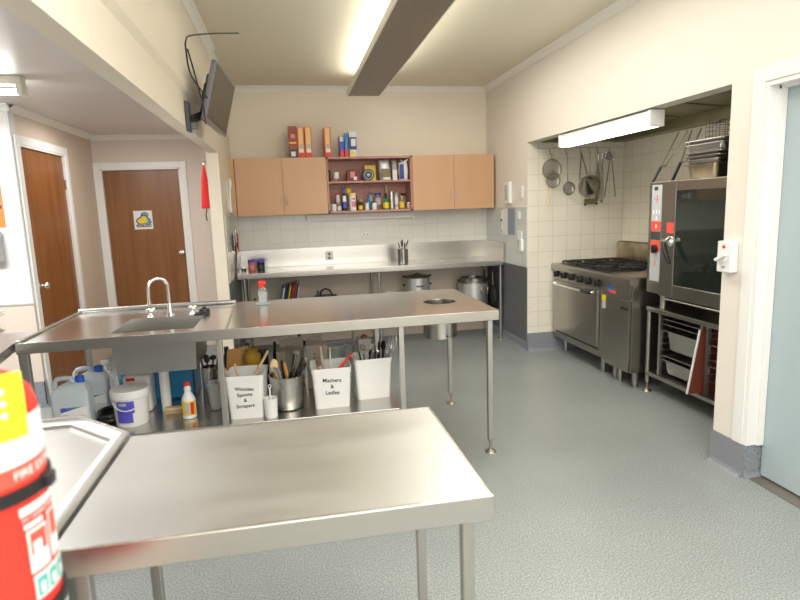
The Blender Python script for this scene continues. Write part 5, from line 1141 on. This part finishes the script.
# utensils in the tubs and the pot: p0 inside, p1 outside; (frame column, row, depth) picks the visible end
def ut(l, cat, a0, a1, y0, y1, hm, head=None, hs=.02, r=.007, L_=.06, name='kitchen_utensil', group=None, dr=None):
    return utensil(name, l, cat, at(a0[0], a0[1], y0), at(a1[0], a1[1], y1), hm, head, hs, r, dr, group, L_=L_)
GW = 'wooden tools in the left tub'
ut('wooden stick at the left rim of the spoon tub', 'spoon', (232, 385), (224, 368), 3.40, 3.36, WOODU, None, r=.009, group=GW)
ut('short wooden stick in the middle of the spoon tub', 'spoon', (243, 395), (234.5, 364), 3.42, 3.40, WOODU, None, r=.011, group=GW)
ut('long wooden handle leaning right out of the spoon tub', 'spoon', (250, 385), (268, 350.5), 3.42, 3.44, WOODU, None, r=.010, group=GW)
GP = 'utensils in the steel pot'
ut('yellow wooden spoon standing tallest in the steel pot', 'spoon', (276, 395), (274.5, 371), 3.46, 3.44, WOODP, (WOODP, 'spoon'), .024, .007, .085, group=GP)
ut('slotted grey spatula in the steel pot', 'spatula', (284, 395), (279, 378), 3.43, 3.41, STEEL_DK, (mat('grey_blue_plastic', (.40, .45, .48), .4), 'slot'), .026, .006, .07, group=GP)
ut('brown wooden spoon low at the front of the steel pot', 'spoon', (283, 392), (278, 380), 3.41, 3.40, WOODU, (wood_mat('brown_spoon_wood', (.42, .22, .12), (.52, .30, .17)), 'spoon'), .024, .007, .06, group=GP)
ut('dark brown wooden paddle in the steel pot', 'paddle', (288, 395), (284, 374), 3.49, 3.49, WOODD, (WOODD, 'spoon'), .030, .010, .10, group=GP)
ut('orange wooden spatula with curved blade in the steel pot', 'spatula', (290, 395), (287, 378), 3.45, 3.44, WOODO, (WOODO, 'spoon'), .018, .010, .115, group=GP)
ut('wide grey blade scraper at the back of the steel pot', 'scraper', (288, 392), (289, 370), 3.53, 3.55, STEEL_DK, (mat('olive_grey_plastic', (.20, .19, .16), .5), 'blade'), .030, .008, .15, group=GP)
ut('black ladle leaning right in the steel pot', 'ladle', (290, 392), (300, 364), 3.50, 3.48, BLACK, (BLACK, 'spoon'), .016, .008, .05, group=GP)
ut('dark shiny spoon right of centre in the steel pot', 'spoon', (293, 392), (298, 374), 3.47, 3.45, CHROME, (mat('dark_brown_plastic', (.05, .03, .03), .25), 'spoon'), .020, .005, .06, group=GP)
ut('black round-ended tool at the right rim of the steel pot', 'utensil', (295, 392), (303, 370), 3.50, 3.46, STEEL, (BLACK, 'spoon'), .018, .006, .06, group=GP)
ut('small black-handled slotted spoon at the right edge of the steel pot', 'spoon', (293, 390), (305, 361), 3.52, 3.50, STEEL, (STEEL, 'loop'), .012, .006, .03, group=GP)
ut('clear grey turner beside the dark shiny spoon in the steel pot', 'turner', (291, 392), (294, 377), 3.44, 3.42, CHROME, (STEEL_DK, 'blade'), .012, .005, .05, group=GP)
GM = 'mashers and ladles in the middle tub'
ut('thick pale wooden handle standing in the masher tub', 'masher', (326, 385), (320, 346), 3.50, 3.50, mat('grey_wood', (.55, .46, .36), .6), None, r=.012, group=GM)
ut('white handle with tan tip standing in the masher tub', 'brush', (331, 385), (330, 352), 3.52, 3.52, WPL, (WOODP, 'tip'), r=.007, L_=.04, group=GM)
ut('red plastic handle leaning right out of the masher tub', 'ladle', (334, 375), (352, 353), 3.42, 3.50, RED, None, r=.010, group=GM)
ut('small brown carved head at the left of the masher tub', 'utensil', (321, 380), (319, 366), 3.44, 3.43, WOODU, (mat('brown_carved', (.20, .13, .10), .6), 'spoon'), .020, .007, .05, group=GM)
GL = 'ladles and whisks in the right tub'
ut('wire whisk standing tallest at the right of the plain tub', 'whisk', (385, 385), (391, 352), 3.54, 3.54, STEEL, (CHROME, 'whisk'), .026, .006, .125, group=GL)
ut('large black ladle at the back of the plain tub', 'ladle', (379, 385), (379, 352), 3.60, 3.60, BLACK, (BLACK, 'spoon'), .026, .010, .08, group=GL)
ut('second black ladle turned upward in the plain tub', 'ladle', (381, 385), (383, 350), 3.58, 3.60, BLACK, (BLACK, 'spoon'), .022, .009, .07, group=GL)
ut('black ladle with silver disc in the plain tub', 'ladle', (378, 382), (378, 354), 3.55, 3.52, BLACK, (mat('silver_disc', (.6, .6, .6), .2, 1), 'spoon'), .014, .008, .03, group=GL)
ut('steel tongs with wide jaws left of the black ladles in the plain tub', 'tongs', (371, 382), (372.5, 354), 3.55, 3.53, CHROME, (CHROME, 'loop'), .014, .006, .07, group=GL)
ut('ring-topped steel masher leaning left in the plain tub', 'masher', (367, 382), (363, 350), 3.54, 3.52, CHROME, (STEEL_DK, 'loop'), .018, .006, .035, group=GL)
ut('grey wooden handle end at the left rim of the plain tub', 'utensil', (360, 380), (354, 355), 3.50, 3.50, mat('grey_wood_dark', (.38, .33, .27), .6), None, r=.009, group=GL)
ut('black knob handle low between the tongs and the ladle', 'utensil', (368, 380), (370, 355), 3.52, 3.50, BLACK, (BLACK, 'spoon'), .016, .008, .04, group=GL)
ut('clear plastic spoon right of the black ladles in the plain tub', 'spoon', (383, 382), (387, 356), 3.54, 3.52, STEEL, (CLEAR, 'spoon'), .020, .005, .07, group=GL)
ut('black plastic turner rising behind the silver disc ladle in the plain tub', 'turner', (375, 382), (375, 352), 3.60, 3.60, BLACK, (BLACK, 'blade'), .016, .008, .05, group=GL)
ut('dark fork handle at the back left of the plain tub', 'fork', (365, 380), (359, 352), 3.60, 3.62, DGREY, None, r=.007, group=GL)
ut('black spoon crossing behind the orange spatula in the steel pot', 'spoon', (288, 392), (293, 362), 3.54, 3.54, BLACK, (BLACK, 'spoon'), .018, .007, .06, group=GP)
ut('steel whisk handle rising from the back right of the steel pot', 'whisk', (290, 392), (297, 356), 3.54, 3.55, CHROME, (STEEL_DK, 'loop'), .012, .006, .04, group=GP)
ut('tan wooden spoon at the back left of the steel pot', 'spoon', (280, 392), (281, 368), 3.54, 3.54, WOODU, (WOODU, 'spoon'), .018, .007, .06, group=GP)
ut('black handled scoop low at the right rim of the steel pot', 'scoop', (293, 392), (301, 373), 3.44, 3.43, BLACK, (DGREY, 'spoon'), .016, .008, .05, group=GP)
ut('grey metal masher plate behind the thick handle in the masher tub', 'masher', (322, 385), (315, 358), 3.53, 3.54, CHROME, (STEEL_DK, 'loop'), .016, .006, .03, group=GM)
# things at the back of the shelf
def blk(name, label, cat, a, m, y0, dep, group=None, z0=SZ):
    l, r_, tp = a; P = at(l, tp, y0); Q = at(r_, tp, y0); return tag(B().box(P.x, Q.x, y0, y0 + dep, z0, P.z, .004).build(name, m), label, cat, group)
G = 'storage boxes at the back of the undershelf'
blk('storage_box', 'beige plastic box at the back of the shelf behind the steel pot', 'box', (276, 300, 352), BEIGEP, 3.80, .12, G)
blk('storage_box', 'taller beige box behind the first one, its dark items showing', 'box', (279, 303, 341), BEIGEP, 3.96, .10, G)
blk('storage_box', 'beige box at the back between pot and masher tub', 'box', (306, 327, 346), BEIGEP, 3.80, .12, G)
blk('storage_box', 'highest beige box near the glass bowls at the back', 'box', (306, 322, 338), BEIGEP, 3.98, .12, G)
o = blk('storage_box', 'off-white tub of brown items behind the plain white tub', 'box', (358, 371, 339.5), mat('off_white_tub', (.66, .63, .56), .45), 3.88, .12, G)
for i, (px, py, m, l) in enumerate(((364, 334, BROWNR, 'red-brown jar lying on the off-white tub at the back'), (298, 343, MAROON, 'maroon packet on the beige boxes at the back'), (303, 340, BLACK, 'black tool lying across the beige boxes at the back'))):
    p = at(px, py + 3, (3.94, 3.99, 4.03)[i]); tag(B().ball((p.x, p.y, p.z), .026, sy=.8, sz=.8).build('packet', m), l, 'packet')
for i, (px, m, l, c) in enumerate(((232, WOODO, 'reddish wooden board standing behind the spoon tub', 'board'), (239, WOODU, 'pale wooden board standing right of the reddish one', 'board'))):
    p = at(px, 350 - i * 2, 3.72 + .05 * i); b = B(); b.T = Matrix.Translation((p.x - .02, p.y, 0)) ; b.hexa([(-.05, 0, SZ), (.05, 0, SZ), (.05, .014, SZ), (-.05, .014, SZ), (-.01, .0, p.z), (.08, .0, p.z + .01), (.08, .014, p.z + .01), (-.01, .014, p.z)]); tag(b.build('wooden_board', m, smooth=0), l, c)
p = at(252, 352, 3.75)
b = B(); b.T = Matrix.Translation((p.x, p.y, 0)); b.lathe([(0, SZ), (.05, SZ), (.052, p.z - .06), (.056, p.z - .02), (.035, p.z + .0), (.042, p.z + .02), (.0, p.z + .01)], 9); tag(b.build('yellow_cloth', mat('mustard_cloth', (.62, .36, .04), .9)), 'mustard yellow cloth bundle behind the spoon tub', 'cloth')
jar('dark_canister', 'black canister beside the mustard cloth at the back', 'canister', at(262, 345, 3.9).x, SZ, .035, .27, BLACK, (DGREY, .03), y=3.95, group=None)
jar('black_pepper_mill', 'black mill standing between the mustard cloth and beige boxes', 'mill', at(274, 336, 3.92).x, SZ, .018, .315, BLACK, (BLACK, .03), y=3.92, group=None, neck=(.7, .010))
for i, (px, py, w_, l) in enumerate(((334, 345, .085, 'glass bowl at the back, left of the pair behind the masher tub'), (348, 343, .075, 'glass bowl at the back, right of the pair behind the masher tub'))):
    p = at(px, py, 3.92 + .12 * i); h = p.z - SZ
    o = thing('glass_bowl', l, 'bowl', (p.x, p.y, SZ), 0, 'glass bowls at the back of the undershelf')
    B().lathe([(0, 0), (w_ * .6, 0), (w_ * .75, h * .3), (w_ * .95, h), (w_ * .90, h), (w_ * .70, h * .3), (w_ * .55, .006), (0, .006)], 28, (p.x, p.y, SZ)).build('bowl', GLASS, o)
    B().lathe([(w_ * .88, h - .004), (w_ * .97, h - .004), (w_ * .97, h + .006), (w_ * .88, h + .006), (w_ * .88, h - .004)], 28, (p.x, p.y, SZ), caps=False).build('rim', LGREY, o)

for i, (px, py, y, w_, m, l) in enumerate(((226, 347, 3.88, .03, BLACK, 'black flask at the back between the bench leg and wooden boards'), (290, 337, 4.095, .022, DGREY, 'dark grey bottle behind the beige boxes left of centre'), (299, 333, 4.08, .022, BLACK, 'tall black bottle behind the beige boxes near the pot'), (313, 334, 4.09, .022, DGREY, 'slim dark bottle behind the highest beige box'), (247, 343, 4.0, .03, BLACK, 'squat black bottle behind the mustard cloth'))):
    p = at(px, py, y); jar('storage_bottle', l, 'bottle', p.x, SZ, w_, p.z - SZ, m, (DGREY, .02), y=y, neck=(.7, w_ * .5), group=None)
